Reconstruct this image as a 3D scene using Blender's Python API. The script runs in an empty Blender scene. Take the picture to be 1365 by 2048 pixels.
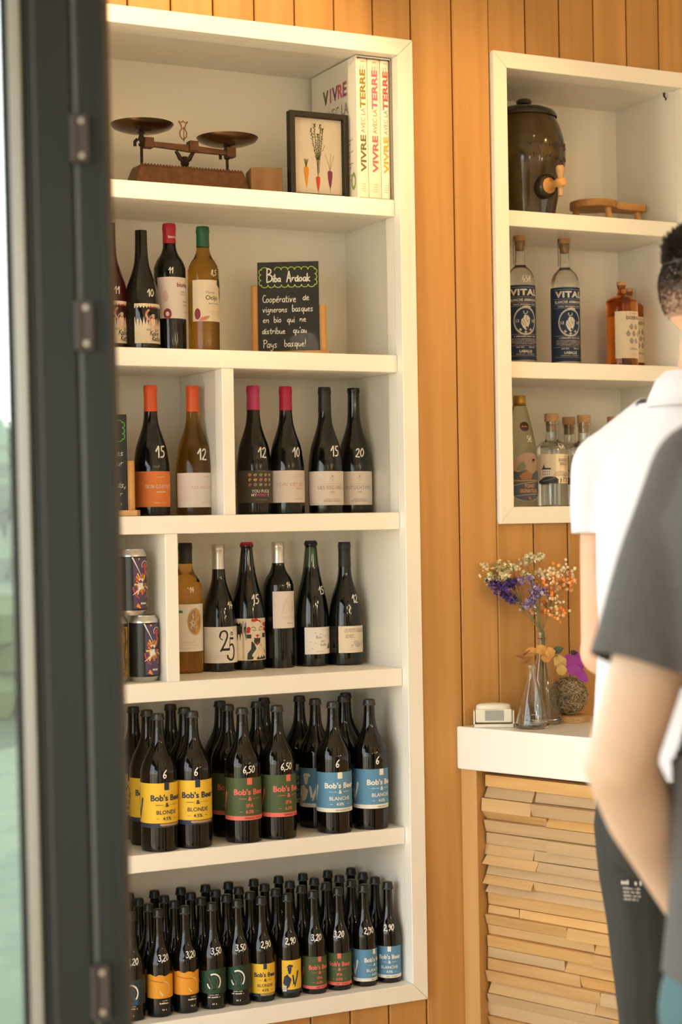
import bpy, bmesh, math, random
from mathutils import Vector, Matrix, Euler
from mathutils.geometry import tessellate_polygon
from mathutils import noise as mnoise

random.seed(7)
SC = bpy.context.scene
COL = SC.collection

# ------------------------------------------------------------------ camera
FPX = 3525.3                       # focal length in pixels of the 1365 x 2048 frame
YAW, PITCH, ROLL = math.radians(26.409), math.radians(0.2305), math.radians(-0.9406)
CAMP = Vector((0.0, -3.652, 1.372))
_r = Vector((math.cos(YAW), -math.sin(YAW), 0))
FW = Vector((math.sin(YAW) * math.cos(PITCH), math.cos(YAW) * math.cos(PITCH), math.sin(PITCH)))
_u = _r.cross(FW)
RT = _r * math.cos(ROLL) + _u * math.sin(ROLL)
UP = -_r * math.sin(ROLL) + _u * math.cos(ROLL)
cam = bpy.data.cameras.new('camera')
camo = bpy.data.objects.new('camera', cam)
COL.objects.link(camo)
camo.matrix_world = Matrix(((RT.x, UP.x, -FW.x, CAMP.x), (RT.y, UP.y, -FW.y, CAMP.y),
                            (RT.z, UP.z, -FW.z, CAMP.z), (0, 0, 0, 1)))
cam.sensor_fit = 'VERTICAL'
cam.sensor_height = 36.0
cam.sensor_width = 24.0
cam.lens = FPX / 2048 * 36.0
cam.clip_start = 0.05
cam.dof.use_dof = True
cam.dof.focus_distance = 3.98
cam.dof.aperture_fstop = 3.6
SC.camera = camo

def ray(px, py):
    return FW * FPX + RT * (px - 682.5) - UP * (py - 1024)
def at(px, py, y):
    d = ray(px, py)
    return CAMP + d * ((y - CAMP.y) / d.y)
def atz(px, py, z):
    d = ray(px, py)
    return CAMP + d * ((z - CAMP.z) / d.z)
def atd(px, py, dist):
    return CAMP + ray(px, py) * (dist / FPX)

# ------------------------------------------------------------------ sky, lamps, exposure
SC.view_settings.view_transform = 'Standard'
SC.view_settings.look = 'None'
SC.view_settings.gamma = 1.0
SC.view_settings.use_curve_mapping = False
SC.view_settings.exposure = 0.06
wd = bpy.data.worlds.new('world')
SC.world = wd
wd.use_nodes = True
nt = wd.node_tree
bg = nt.nodes['Background']
tc = nt.nodes.new('ShaderNodeTexCoord')
sx = nt.nodes.new('ShaderNodeSeparateXYZ')
rp = nt.nodes.new('ShaderNodeValToRGB')
nt.links.new(tc.outputs['Generated'], sx.inputs[0])
nt.links.new(sx.outputs['Z'], rp.inputs[0])
nt.links.new(rp.outputs[0], bg.inputs[0])
rp.color_ramp.elements[0].position = 0.0
rp.color_ramp.elements[0].color = (1.0, 0.99, 0.93, 1)
rp.color_ramp.elements[1].position = 0.6
rp.color_ramp.elements[1].color = (0.74, 0.86, 1.0, 1)
bg.inputs[1].default_value = 5.0

def spot(name, loc, target, watts, col, size_deg, blend=0.5, radius=0.03):
    l = bpy.data.lights.new(name, 'SPOT')
    l.energy = watts; l.color = col; l.spot_size = math.radians(size_deg); l.spot_blend = blend
    l.shadow_soft_size = radius
    o = bpy.data.objects.new(name, l)
    COL.objects.link(o)
    o.location = loc
    o.rotation_euler = (Vector(target) - Vector(loc)).to_track_quat('-Z', 'Y').to_euler()
    return o
WARM = (1.0, 0.60, 0.22)
LAMPS = [  # ceiling spotlights of the shop (their housings are built below)
    ((2.35, -1.05, 2.98), (2.16, 0.0, 2.02), 46, WARM, 52, 0.85, 0.03),
    ((1.49, -1.40, 2.94), (1.50, 0.29, 2.25), 130, (1.0, 0.68, 0.33), 40, 0.6, 0.010),
    ((3.30, -1.30, 2.98), (2.6, 0.0, 1.9), 9, WARM, 70, 0.9, 0.03),
]
for k, L in enumerate(LAMPS):
    spot('ceiling_spotlight_lamp', *L[:2], L[2], L[3], L[4], L[5], L[6])

sl = bpy.data.lights.new('sun', 'SUN'); sl.energy = 9.0; sl.color = (1.0, 0.90, 0.72); sl.angle = math.radians(0.6)
so = bpy.data.objects.new('sun', sl); COL.objects.link(so)
so.rotation_euler = Vector((-0.42, -0.55, -0.80)).to_track_quat('-Z', 'Y').to_euler()     # from over the building: lights the patio only
PENDANTS = [((1.0, -4.2, 2.15), 16), ((2.2, -3.9, 2.15), 20), ((3.4, -3.4, 2.15), 20), ((3.1, -4.4, 2.15), 16)]
for k, (p, w) in enumerate(PENDANTS):
    l = bpy.data.lights.new('pendant_lamp', 'POINT')
    l.energy = w; l.color = (1.0, 0.82, 0.58); l.shadow_soft_size = 0.07
    o = bpy.data.objects.new('pendant_lamp', l); COL.objects.link(o); o.location = p

# ------------------------------------------------------------------ materials
MATS = {}
def mat(name, col, rough=0.5, metal=0.0, spec=0.5, trans=0.0, ior=1.45, sheen=0.0, coat=0.0, sss=0.0,
        noise=None, bump=None, emit=None):
    """noise = (scale xyz, second colour, contrast low, high);  bump = (scale xyz, strength, distance)"""
    if name in MATS:
        return MATS[name]
    m = bpy.data.materials.new(name)
    m.use_nodes = True
    t = m.node_tree
    b = t.nodes['Principled BSDF']
    b.inputs['Base Color'].default_value = (*col, 1)
    b.inputs['Roughness'].default_value = rough
    b.inputs['Metallic'].default_value = metal
    b.inputs['Specular IOR Level'].default_value = spec
    b.inputs['Transmission Weight'].default_value = trans
    b.inputs['IOR'].default_value = ior
    b.inputs['Sheen Weight'].default_value = sheen
    b.inputs['Coat Weight'].default_value = coat
    if sss:
        b.inputs['Subsurface Weight'].default_value = sss
        b.inputs['Subsurface Radius'].default_value = (0.012, 0.005, 0.003)
        b.inputs['Subsurface Scale'].default_value = 1.0
    if emit:
        b.inputs['Emission Color'].default_value = (*emit[0], 1)
        b.inputs['Emission Strength'].default_value = emit[1]
    if noise or bump:
        tcn = t.nodes.new('ShaderNodeTexCoord')
        oi = t.nodes.new('ShaderNodeObjectInfo')
        add = t.nodes.new('ShaderNodeVectorMath'); add.operation = 'ADD'
        mul = t.nodes.new('ShaderNodeVectorMath'); mul.operation = 'SCALE'
        mul.inputs[3].default_value = 13.0
        comb = t.nodes.new('ShaderNodeCombineXYZ')
        for i in range(3):
            t.links.new(oi.outputs['Random'], comb.inputs[i])
        t.links.new(comb.outputs[0], mul.inputs[0])
        t.links.new(tcn.outputs['Object'], add.inputs[0])
        t.links.new(mul.outputs[0], add.inputs[1])
    if noise:
        sc, c2, lo, hi = noise
        mp = t.nodes.new('ShaderNodeMapping'); mp.inputs['Scale'].default_value = sc
        nz = t.nodes.new('ShaderNodeTexNoise'); nz.inputs['Scale'].default_value = 1.0
        nz.inputs['Detail'].default_value = 5.0
        cr = t.nodes.new('ShaderNodeValToRGB')
        cr.color_ramp.elements[0].position = lo; cr.color_ramp.elements[1].position = hi
        cr.color_ramp.elements[0].color = (*col, 1); cr.color_ramp.elements[1].color = (*c2, 1)
        t.links.new(add.outputs[0], mp.inputs[0]); t.links.new(mp.outputs[0], nz.inputs['Vector'])
        t.links.new(nz.outputs[0], cr.inputs[0])
        hv = t.nodes.new('ShaderNodeHueSaturation')
        mr = t.nodes.new('ShaderNodeMapRange')
        mr.inputs[3].default_value = 0.90; mr.inputs[4].default_value = 1.10
        t.links.new(oi.outputs['Random'], mr.inputs[0]); t.links.new(mr.outputs[0], hv.inputs['Value'])
        t.links.new(cr.outputs[0], hv.inputs['Color']); t.links.new(hv.outputs[0], b.inputs['Base Color'])
    if bump:
        sc, st, dist = bump
        mp = t.nodes.new('ShaderNodeMapping'); mp.inputs['Scale'].default_value = sc
        nz = t.nodes.new('ShaderNodeTexNoise'); nz.inputs['Scale'].default_value = 1.0
        nz.inputs['Detail'].default_value = 4.0
        bp = t.nodes.new('ShaderNodeBump'); bp.inputs['Strength'].default_value = st
        bp.inputs['Distance'].default_value = dist
        t.links.new(add.outputs[0], mp.inputs[0]); t.links.new(mp.outputs[0], nz.inputs['Vector'])
        t.links.new(nz.outputs[0], bp.inputs['Height']); t.links.new(bp.outputs[0], b.inputs['Normal'])
    MATS[name] = m
    return m

WOOD = mat('wall_wood', (0.45, 0.225, 0.060), 0.5, noise=((28, 28, 1.3), (0.55, 0.285, 0.085), 0.35, 0.68),
           bump=((60, 60, 3), 0.06, 0.002))
GROOVE = mat('groove_dark', (0.10, 0.05, 0.02), 0.8)
PAINT = mat('cream_paint', (0.89, 0.85, 0.75), 0.33, spec=0.5, bump=((250, 250, 250), 0.03, 0.0006))
PAINTW = mat('white_worktop', (0.86, 0.84, 0.76), 0.28)
POST = mat('post_wood', (0.52, 0.28, 0.09), 0.5, noise=((30, 30, 1.5), (0.60, 0.34, 0.12), 0.35, 0.7))
SLATW = [mat('slat_wood_%s' % n, c, 0.62, noise=((10, 2.2, 60), c2, 0.3, 0.7), bump=((40, 6, 160), 0.35, 0.002))
         for n, c, c2 in (('honey', (0.58, 0.32, 0.10), (0.68, 0.41, 0.15)), ('pale', (0.64, 0.40, 0.17), (0.54, 0.34, 0.15)),
                          ('tan', (0.50, 0.28, 0.10), (0.60, 0.37, 0.15)), ('greyed', (0.50, 0.33, 0.17), (0.56, 0.38, 0.20)))]
DARKGREEN = mat('door_enamel', (0.011, 0.014, 0.012), 0.45, spec=0.3)
RUBBER = mat('black_rubber', (0.012, 0.013, 0.012), 0.6)
ALU = mat('brushed_aluminium', (0.30, 0.30, 0.27), 0.4, 0.6)
HINGE = mat('hinge_metal', (0.055, 0.045, 0.04), 0.45, 0.5)
SCREW = mat('screw_steel', (0.45, 0.40, 0.33), 0.4, 0.8)
GLASSP = mat('window_glass', (0.62, 0.70, 0.66), 0.0, trans=1.0, ior=1.45)
BLACKG = mat('dark_bottle_glass', (0.003, 0.004, 0.003), 0.045, spec=0.5, ior=1.5)
BROWNG = mat('brown_beer_glass', (0.004, 0.003, 0.002), 0.045, spec=0.5, ior=1.5)
AMBERG = mat('olive_amber_glass', (0.46, 0.25, 0.03), 0.02, trans=1.0, ior=1.36)
GOLDG = mat('golden_wine_glass', (0.93, 0.60, 0.17), 0.02, trans=1.0, ior=1.36)
COGNACG = mat('amber_spirit_glass', (0.80, 0.28, 0.05), 0.02, trans=1.0, ior=1.36)
REDG = mat('red_wine_glass', (0.045, 0.004, 0.006), 0.045, ior=1.5)
CLEARG = mat('clear_glass', (0.95, 0.97, 0.95), 0.01, trans=1.0, ior=1.45)
GREENNECK = mat('green_neck_glass', (0.03, 0.06, 0.012), 0.05, ior=1.5)
def flat(name, col, rough=0.6, metal=0.0):
    return mat(name, col, rough, metal)
CREAMP = flat('cream_label_paper', (0.80, 0.68, 0.50))
WHITEP = flat('white_label_paper', (0.82, 0.77, 0.70))
PINKP = flat('blush_label_paper', (0.80, 0.70, 0.62))
ORANGEP = flat('orange_label_paper', (0.80, 0.22, 0.045))
CHARP = flat('charcoal_label_paper', (0.075, 0.068, 0.05))
INK = flat('black_ink', (0.02, 0.018, 0.016))
GREYINK = flat('grey_ink', (0.30, 0.26, 0.22))
PALEINK = flat('pale_ink', (0.62, 0.53, 0.45))
REDINK = flat('red_ink', (0.50, 0.03, 0.03))
MAROON = flat('maroon_ink', (0.27, 0.035, 0.06))
ROSEINK = flat('rose_ink', (0.66, 0.25, 0.20))
NAVY = flat('navy_ink', (0.022, 0.034, 0.065))
YELLOWP = flat('yellow_label_paper', (0.80, 0.50, 0.035))
LABELGREEN = flat('green_label_paper', (0.062, 0.095, 0.035))
CORAL = flat('coral_ink', (0.76, 0.16, 0.12))
LABELBLUE = flat('blue_label_paper', (0.10, 0.26, 0.42))
OFFWHITE = flat('off_white_ink', (0.80, 0.76, 0.66))
CHALK = flat('white_chalk_pen', (0.88, 0.85, 0.76), 0.7)
LIME = flat('lime_chalk_pen', (0.50, 0.68, 0.10), 0.7)
GREENCHALK = flat('green_chalk_pen', (0.18, 0.60, 0.12), 0.7)
DEEPBLUE = flat('deep_blue_label', (0.012, 0.035, 0.10))
CORK = mat('cork', (0.60, 0.37, 0.18), 0.75, noise=((300, 300, 300), (0.42, 0.23, 0.10), 0.4, 0.7))
GOLDCAP = flat('gold_cap', (0.52, 0.30, 0.06), 0.35, 0.7)
BLACKCAP = flat('black_capsule', (0.016, 0.017, 0.016), 0.42)
ORANGECAP = flat('orange_capsule', (0.72, 0.10, 0.018), 0.4)
PINKCAP = flat('pink_capsule', (0.66, 0.06, 0.22), 0.4)
CRIMSONCAP = flat('crimson_capsule', (0.50, 0.016, 0.06), 0.4)
REDCAP = flat('red_capsule', (0.42, 0.012, 0.03), 0.4)
GREENCAP = flat('green_capsule', (0.012, 0.11, 0.045), 0.4)
SILVERCAP = flat('silver_capsule', (0.70, 0.67, 0.62), 0.32, 0.8)
WOODL = mat('oiled_wood', (0.62, 0.30, 0.085), 0.45, noise=((30, 30, 6), (0.72, 0.40, 0.14), 0.35, 0.7))
WOODB = mat('block_wood', (0.36, 0.19, 0.07), 0.6, noise=((60, 60, 8), (0.28, 0.13, 0.045), 0.35, 0.7))
OAKS = mat('stand_oak', (0.50, 0.23, 0.06), 0.45, noise=((14, 70, 70), (0.62, 0.33, 0.11), 0.35, 0.7))
SLATE = mat('chalkboard_slate', (0.018, 0.018, 0.014), 0.6)
IRON = mat('brown_cast_iron', (0.14, 0.055, 0.018), 0.5, 0.25, noise=((70, 70, 70), (0.22, 0.09, 0.03), 0.4, 0.7),
           bump=((180, 180, 180), 0.3, 0.001))
DARKIRON = mat('dark_iron', (0.035, 0.022, 0.014), 0.42, 0.5)
BRONZE = mat('patinated_bronze', (0.20, 0.11, 0.05), 0.24, 0.85, noise=((14, 14, 14), (0.06, 0.035, 0.02), 0.4, 0.62))
BRASS = mat('old_brass', (0.42, 0.19, 0.07), 0.35, 0.7)
STONEWARE = mat('glazed_stoneware', (0.045, 0.025, 0.006), 0.12, noise=((22, 22, 22), (0.085, 0.048, 0.011), 0.35, 0.7), coat=0.4)
GLAZEDARK = mat('dark_glaze', (0.03, 0.026, 0.016), 0.16, coat=0.4)
BLACKWOOD = mat('black_frame_wood', (0.012, 0.009, 0.006), 0.45, spec=.25)
PAGE = flat('book_cover_white', (0.82, 0.77, 0.66), 0.45)
PAGE2 = flat('book_spine_cream', (0.84, 0.70, 0.55), 0.45)
PLASTIC = mat('ivory_plastic', (0.74, 0.70, 0.58), 0.4)
LENS = mat('grey_lens_plastic', (0.32, 0.34, 0.31), 0.35)
FLOORM = mat('floor_wood', (0.50, 0.36, 0.22), 0.5, noise=((3, 30, 30), (0.58, 0.43, 0.28), 0.35, 0.7))
CEILM = mat('ceiling_paint', (0.78, 0.71, 0.60), 0.8)
WALLM = mat('side_wall_paint', (0.70, 0.60, 0.46), 0.8)
GROUNDM = mat('patio_gravel', (0.52, 0.43, 0.28), 0.9, noise=((2, 2, 2), (0.42, 0.37, 0.22), 0.35, 0.7))
LAWNM = mat('lawn', (0.055, 0.085, 0.05), 0.9, noise=((6, 6, 6), (0.035, 0.06, 0.04), 0.35, 0.7))
LEAFM = mat('hedge_leaves', (0.10, 0.14, 0.07), 0.7)

# ------------------------------------------------------------------ mesh builder
class MB:
    def __init__(s):
        s.v = []; s.f = []; s.m = []; s.mats = []
    def mi(s, m):
        if m not in s.mats:
            s.mats.append(m)
        return s.mats.index(m)
    def add(s, vs, fs, m):
        o = len(s.v); k = s.mi(m)
        s.v += [tuple(p) for p in vs]
        for f in fs:
            s.f.append(tuple(o + i for i in f)); s.m.append(k)
        return s
    def box(s, a, b, m, M=None):
        x0, y0, z0 = a; x1, y1, z1 = b
        vs = [Vector(p) for p in ((x0, y0, z0), (x1, y0, z0), (x1, y1, z0), (x0, y1, z0),
                                  (x0, y0, z1), (x1, y0, z1), (x1, y1, z1), (x0, y1, z1))]
        if M is not None:
            vs = [M @ p for p in vs]
        return s.add(vs, [(0, 3, 2, 1), (4, 5, 6, 7), (0, 1, 5, 4), (1, 2, 6, 5), (2, 3, 7, 6), (3, 0, 4, 7)], m)
    def lathe(s, prof, m, n=28, M=None):
        vs = []; fs = []; rows = []
        for r, z in prof:
            if r <= 1e-6:
                rows.append([len(vs)]); vs.append(Vector((0, 0, z)))
            else:
                rows.append(list(range(len(vs), len(vs) + n)))
                vs += [Vector((r * math.sin(2 * math.pi * i / n), -r * math.cos(2 * math.pi * i / n), z)) for i in range(n)]
        for a, b in zip(rows, rows[1:]):
            for i in range(n):
                j = (i + 1) % n
                if len(a) == 1 and len(b) == 1:
                    continue
                if len(a) == 1:
                    fs.append((a[0], b[j], b[i]))
                elif len(b) == 1:
                    fs.append((a[i], a[j], b[0]))
                else:
                    fs.append((a[i], a[j], b[j], b[i]))
        if M is not None:
            vs = [M @ p for p in vs]
        return s.add(vs, fs, m)
    def loft(s, rings, m, caps=True, closed=False):
        n = len(rings[0]); vs = [p for r in rings for p in r]; fs = []
        K = len(rings)
        for k in range(K if closed else K - 1):
            k2 = (k + 1) % K
            for i in range(n):
                j = (i + 1) % n
                fs.append((k * n + i, k * n + j, k2 * n + j, k2 * n + i))
        if caps and not closed:
            fs.append(tuple(range(n - 1, -1, -1)))
            fs.append(tuple((K - 1) * n + i for i in range(n)))
        return s.add(vs, fs, m)
    def tube(s, pts, rad, m, n=8, caps=True, closed=False, ell=1.0):
        pts = [Vector(p) for p in pts]
        if not isinstance(rad, (list, tuple)):
            rad = [rad] * len(pts)
        rings = []; prev = None
        for k, p in enumerate(pts):
            if closed:
                t = pts[(k + 1) % len(pts)] - pts[k - 1]
            else:
                t = pts[min(k + 1, len(pts) - 1)] - pts[max(k - 1, 0)]
            t.normalize()
            if prev is None:
                a = Vector((0, 0, 1)) if abs(t.z) < 0.9 else Vector((1, 0, 0))
                u = t.cross(a).normalized()
            else:
                u = (prev - t * prev.dot(t)).normalized()
            prev = u; w = t.cross(u)
            rings.append([p + (u * math.cos(2 * math.pi * i / n) + w * ell * math.sin(2 * math.pi * i / n)) * rad[k] for i in range(n)])
        return s.loft(rings, m, caps, closed)
    def ball(s, c, r, m, n=12, k=8, M=None):
        if not isinstance(r, (tuple, list)):
            r = (r, r, r)
        c = Vector(c); vs = []; fs = []
        prof = [(math.sin(math.pi * i / k), -math.cos(math.pi * i / k)) for i in range(k + 1)]
        b = MB(); b.lathe([(max(p, 0), z) for p, z in prof], m, n)
        R = M or Matrix.Identity(3)
        return s.add([c + R @ Vector((x * r[0], y * r[1], z * r[2])) for x, y, z in b.v], b.f, m)
    def prism(s, poly, d0, d1, fn, m):
        """poly of 2d points; fn(u, v, d) -> 3d"""
        n = len(poly)
        vs = [fn(u, v, d0) for u, v in poly] + [fn(u, v, d1) for u, v in poly]
        fs = [(i, (i + 1) % n, n + (i + 1) % n, n + i) for i in range(n)]
        tri = tessellate_polygon([[Vector((u, v, 0)) for u, v in poly]])
        fs += [tuple(t) for t in tri] + [tuple(n + i for i in reversed(t)) for t in tri]
        return s.add(vs, fs, m)
    def build(s, name, parent=None, smooth=40, bevel=0.0, seg=2, loc=None, fix=True):
        me = bpy.data.meshes.new(name)
        me.from_pydata(s.v, [], s.f)
        for m in s.mats:
            me.materials.append(m)
        me.polygons.foreach_set('material_index', s.m)
        if fix:
            b = bmesh.new(); b.from_mesh(me)
            bmesh.ops.recalc_face_normals(b, faces=b.faces[:])
            b.to_mesh(me); b.free()
        if smooth:
            me.polygons.foreach_set('use_smooth', [True] * len(me.polygons))
            me.set_sharp_from_angle(angle=math.radians(smooth))
        me.update()
        o = bpy.data.objects.new(name, me)
        COL.objects.link(o)
        if parent is not None:
            o.parent = parent
        if loc is not None:
            o.location = loc
        if bevel:
            bm = o.modifiers.new('bevel', 'BEVEL'); bm.width = bevel; bm.segments = seg
            bm.limit_method = 'ANGLE'; bm.angle_limit = math.radians(40)
        return o

def tag(o, label=None, cat=None, group=None, kind=None):
    if label: o['label'] = label
    if cat: o['category'] = cat
    if group: o['group'] = group
    if kind: o['kind'] = kind
    return o
def empty(name, loc, label, cat, group=None, rz=0.0):
    o = bpy.data.objects.new(name, None)
    COL.objects.link(o); o.location = loc; o.rotation_euler = (0, 0, rz)
    o.empty_display_size = 0.05
    return tag(o, label, cat, group)
def copy_tree(o, parent=None):
    c = o.copy(); COL.objects.link(c)
    if parent is not None:
        c.parent = parent
        c.matrix_parent_inverse = o.matrix_parent_inverse.copy()
    for ch in list(o.children):
        copy_tree(ch, c)
    return c

# ------------------------------------------------------------------ flat art: print and handwriting
_TXT = {}
def text_tris(body, bold=0.0, shear=0.0, spacing=1.0):
    key = (body, bold, shear, spacing)
    if key not in _TXT:
        cu = bpy.data.curves.new('lettering', 'FONT')
        cu.body = body; cu.size = 1.0; cu.align_x = 'CENTER'; cu.offset = bold
        cu.shear = shear; cu.space_character = spacing; cu.resolution_u = 3
        ob = bpy.data.objects.new('lettering', cu)
        COL.objects.link(ob)
        dg = bpy.context.evaluated_depsgraph_get()
        me = bpy.data.meshes.new_from_object(ob.evaluated_get(dg))
        _TXT[key] = ([(p.co.x, p.co.y) for p in me.vertices], [tuple(p.vertices) for p in me.polygons])
        bpy.data.objects.remove(ob); bpy.data.curves.remove(cu); bpy.data.meshes.remove(me)
    return _TXT[key]

GL = {
'B': '1,0 1,10;1,10 4.5,9.3 4.5,6.5 1,5.5 5.5,5 5.5,1 1,0', 'C': '5,9 3,10 1,8 .5,4 1.5,.8 4,0 5.5,1',
'P': '1,0 1.2,10;0,9 3,10 5.5,8.5 5,6 1.2,4.8', 'A': '0,0 2.5,10 2.5,10 5,0;1,3.5 4,3.5', 'K': '1,0 1,10;5,9 1.2,4.5 1.2,4.5 5.5,0',
'a': '4.3,4.5 2.5,5.2 .6,3.5 .8,.8 2.5,0 4.2,2 4.3,5 4.3,1 5,0', 'b': '.8,10 .8,0 3,-.1 4.6,1.5 4.2,4.2 2.2,5 .9,3.5',
'd': '4.2,4.3 2.5,5.2 .6,3.5 .8,.8 2.5,0 4.2,2 4.4,9.5 4.3,.5 5,0', 'e': '.7,2.6 4.2,3 3.6,5 1.6,5 .5,2.5 1.6,0 4.6,.7',
'é': '.7,2.6 4.2,3 3.6,5 1.6,5 .5,2.5 1.6,0 4.6,.7;2.2,6.6 4,8', 'g': '4.2,4.5 2.3,5.2 .6,3.3 1.2,.8 3.2,1 4.2,4 4.2,-2.5 2.2,-4 .6,-3',
'i': '1,5 1,.6 1.8,0;1,7.3 1.2,7.7', 'k': '.8,9.5 .8,0;4,5 1,2.5 1,2.5 4.4,0', 'n': '.7,5 .7,0 .8,3 2.4,5 3.9,4.5 4,0',
'o': '2.4,5 .6,3.5 .8,.8 2.6,0 4.3,1.5 4,4.3 2.4,5', 'p': '.8,5 .8,-4 .8,3.5 2.6,5 4.4,3.5 4,.8 2.2,0 .8,1',
'q': '4.2,4.3 2.4,5.2 .6,3.5 .8,.8 2.5,0 4.2,2 4.2,5 4.2,-4', 'r': '.8,5 .8,0 .8,3 2.2,4.8 3.6,4.8',
's': '3.8,4.5 2,5.2 .8,4 2.2,2.6 3.8,1.4 2.4,0 .5,.6', 't': '1.5,8 1.5,.8 2.8,0 3.6,.6;.2,5.2 3.4,5.4',
'u': '.7,5 .7,1 2.2,0 4,1.6 4,5 4,.5 4.8,0', 'v': '.5,5 2,0 2,0 3.6,4.2 4.2,5', 'l': '1,10 1,.6 1.8,0',
'y': '.6,5 1,2 2.5,1.2 4.2,3 4.2,5 4,-2.5 2,-4 .8,-3', "'": '.8,9.5 .6,7.2', '!': '1,10 1,3;1,.4 1.1,0', ',': '1.2,1 .6,-1.8', '.': '1,.4 1.1,0',
'-': '.3,4.5 2.2,4.6', '0': '2.8,10 .8,7.5 .6,3 2.4,0 4.6,2.5 4.8,7 2.8,10', '1': '.2,5.5 2.6,10 2.6,10 3,0', '2': '.6,8 2.4,10 4.4,8.5 3.4,4.5 .4,.2 .4,.2 5,0',
'3': '.8,9 3,10 4.4,8 2,5.4 4.6,4 4,.8 1.6,0 .4,1.4', '4': '2.6,10 .6,4 .6,4 5,4.2;3.6,6 3.4,0', '5': '4.6,9.8 1.4,9.6 1.4,9.6 1,5.6 3.4,5.8 4.8,3.4 3.4,.4 .8,.4',
'6': '4,10 1.6,7 .6,3 2,0 4.2,1 4.4,3.6 2.6,4.8 .9,3', '7': '.4,9.6 4.8,9.8 4.8,9.8 2,0', '8': '2.6,5.4 .9,8 2.8,10 4.4,8 2.6,5.4 .6,2.4 2.6,0 4.7,2.4 2.6,5.4',
'9': '4.4,8 2.6,10 .8,8 1.8,5.6 4.2,6.6 4.4,8 4,3 2.6,0', '€': '4.8,8.6 3,10 1.2,7.5 1,3 2.6,0 4.8,1;.2,6 3.6,6.2;.2,4 3.4,4.1',
}
GW = {'i': 2.6, 'l': 2.6, "'": 2, '!': 3, ',': 2.2, '.': 2, ' ': 4, 't': 4.2, 'r': 4.2, '1': 4.2, '-': 3}
def chaikin(p, it=2):
    for _ in range(it):
        q = [p[0]]
        for a, b in zip(p, p[1:]):
            q.append((a[0] * .75 + b[0] * .25, a[1] * .75 + b[1] * .25))
            q.append((a[0] * .25 + b[0] * .75, a[1] * .25 + b[1] * .75))
        q.append(p[-1]); p = q
    return p

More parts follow.
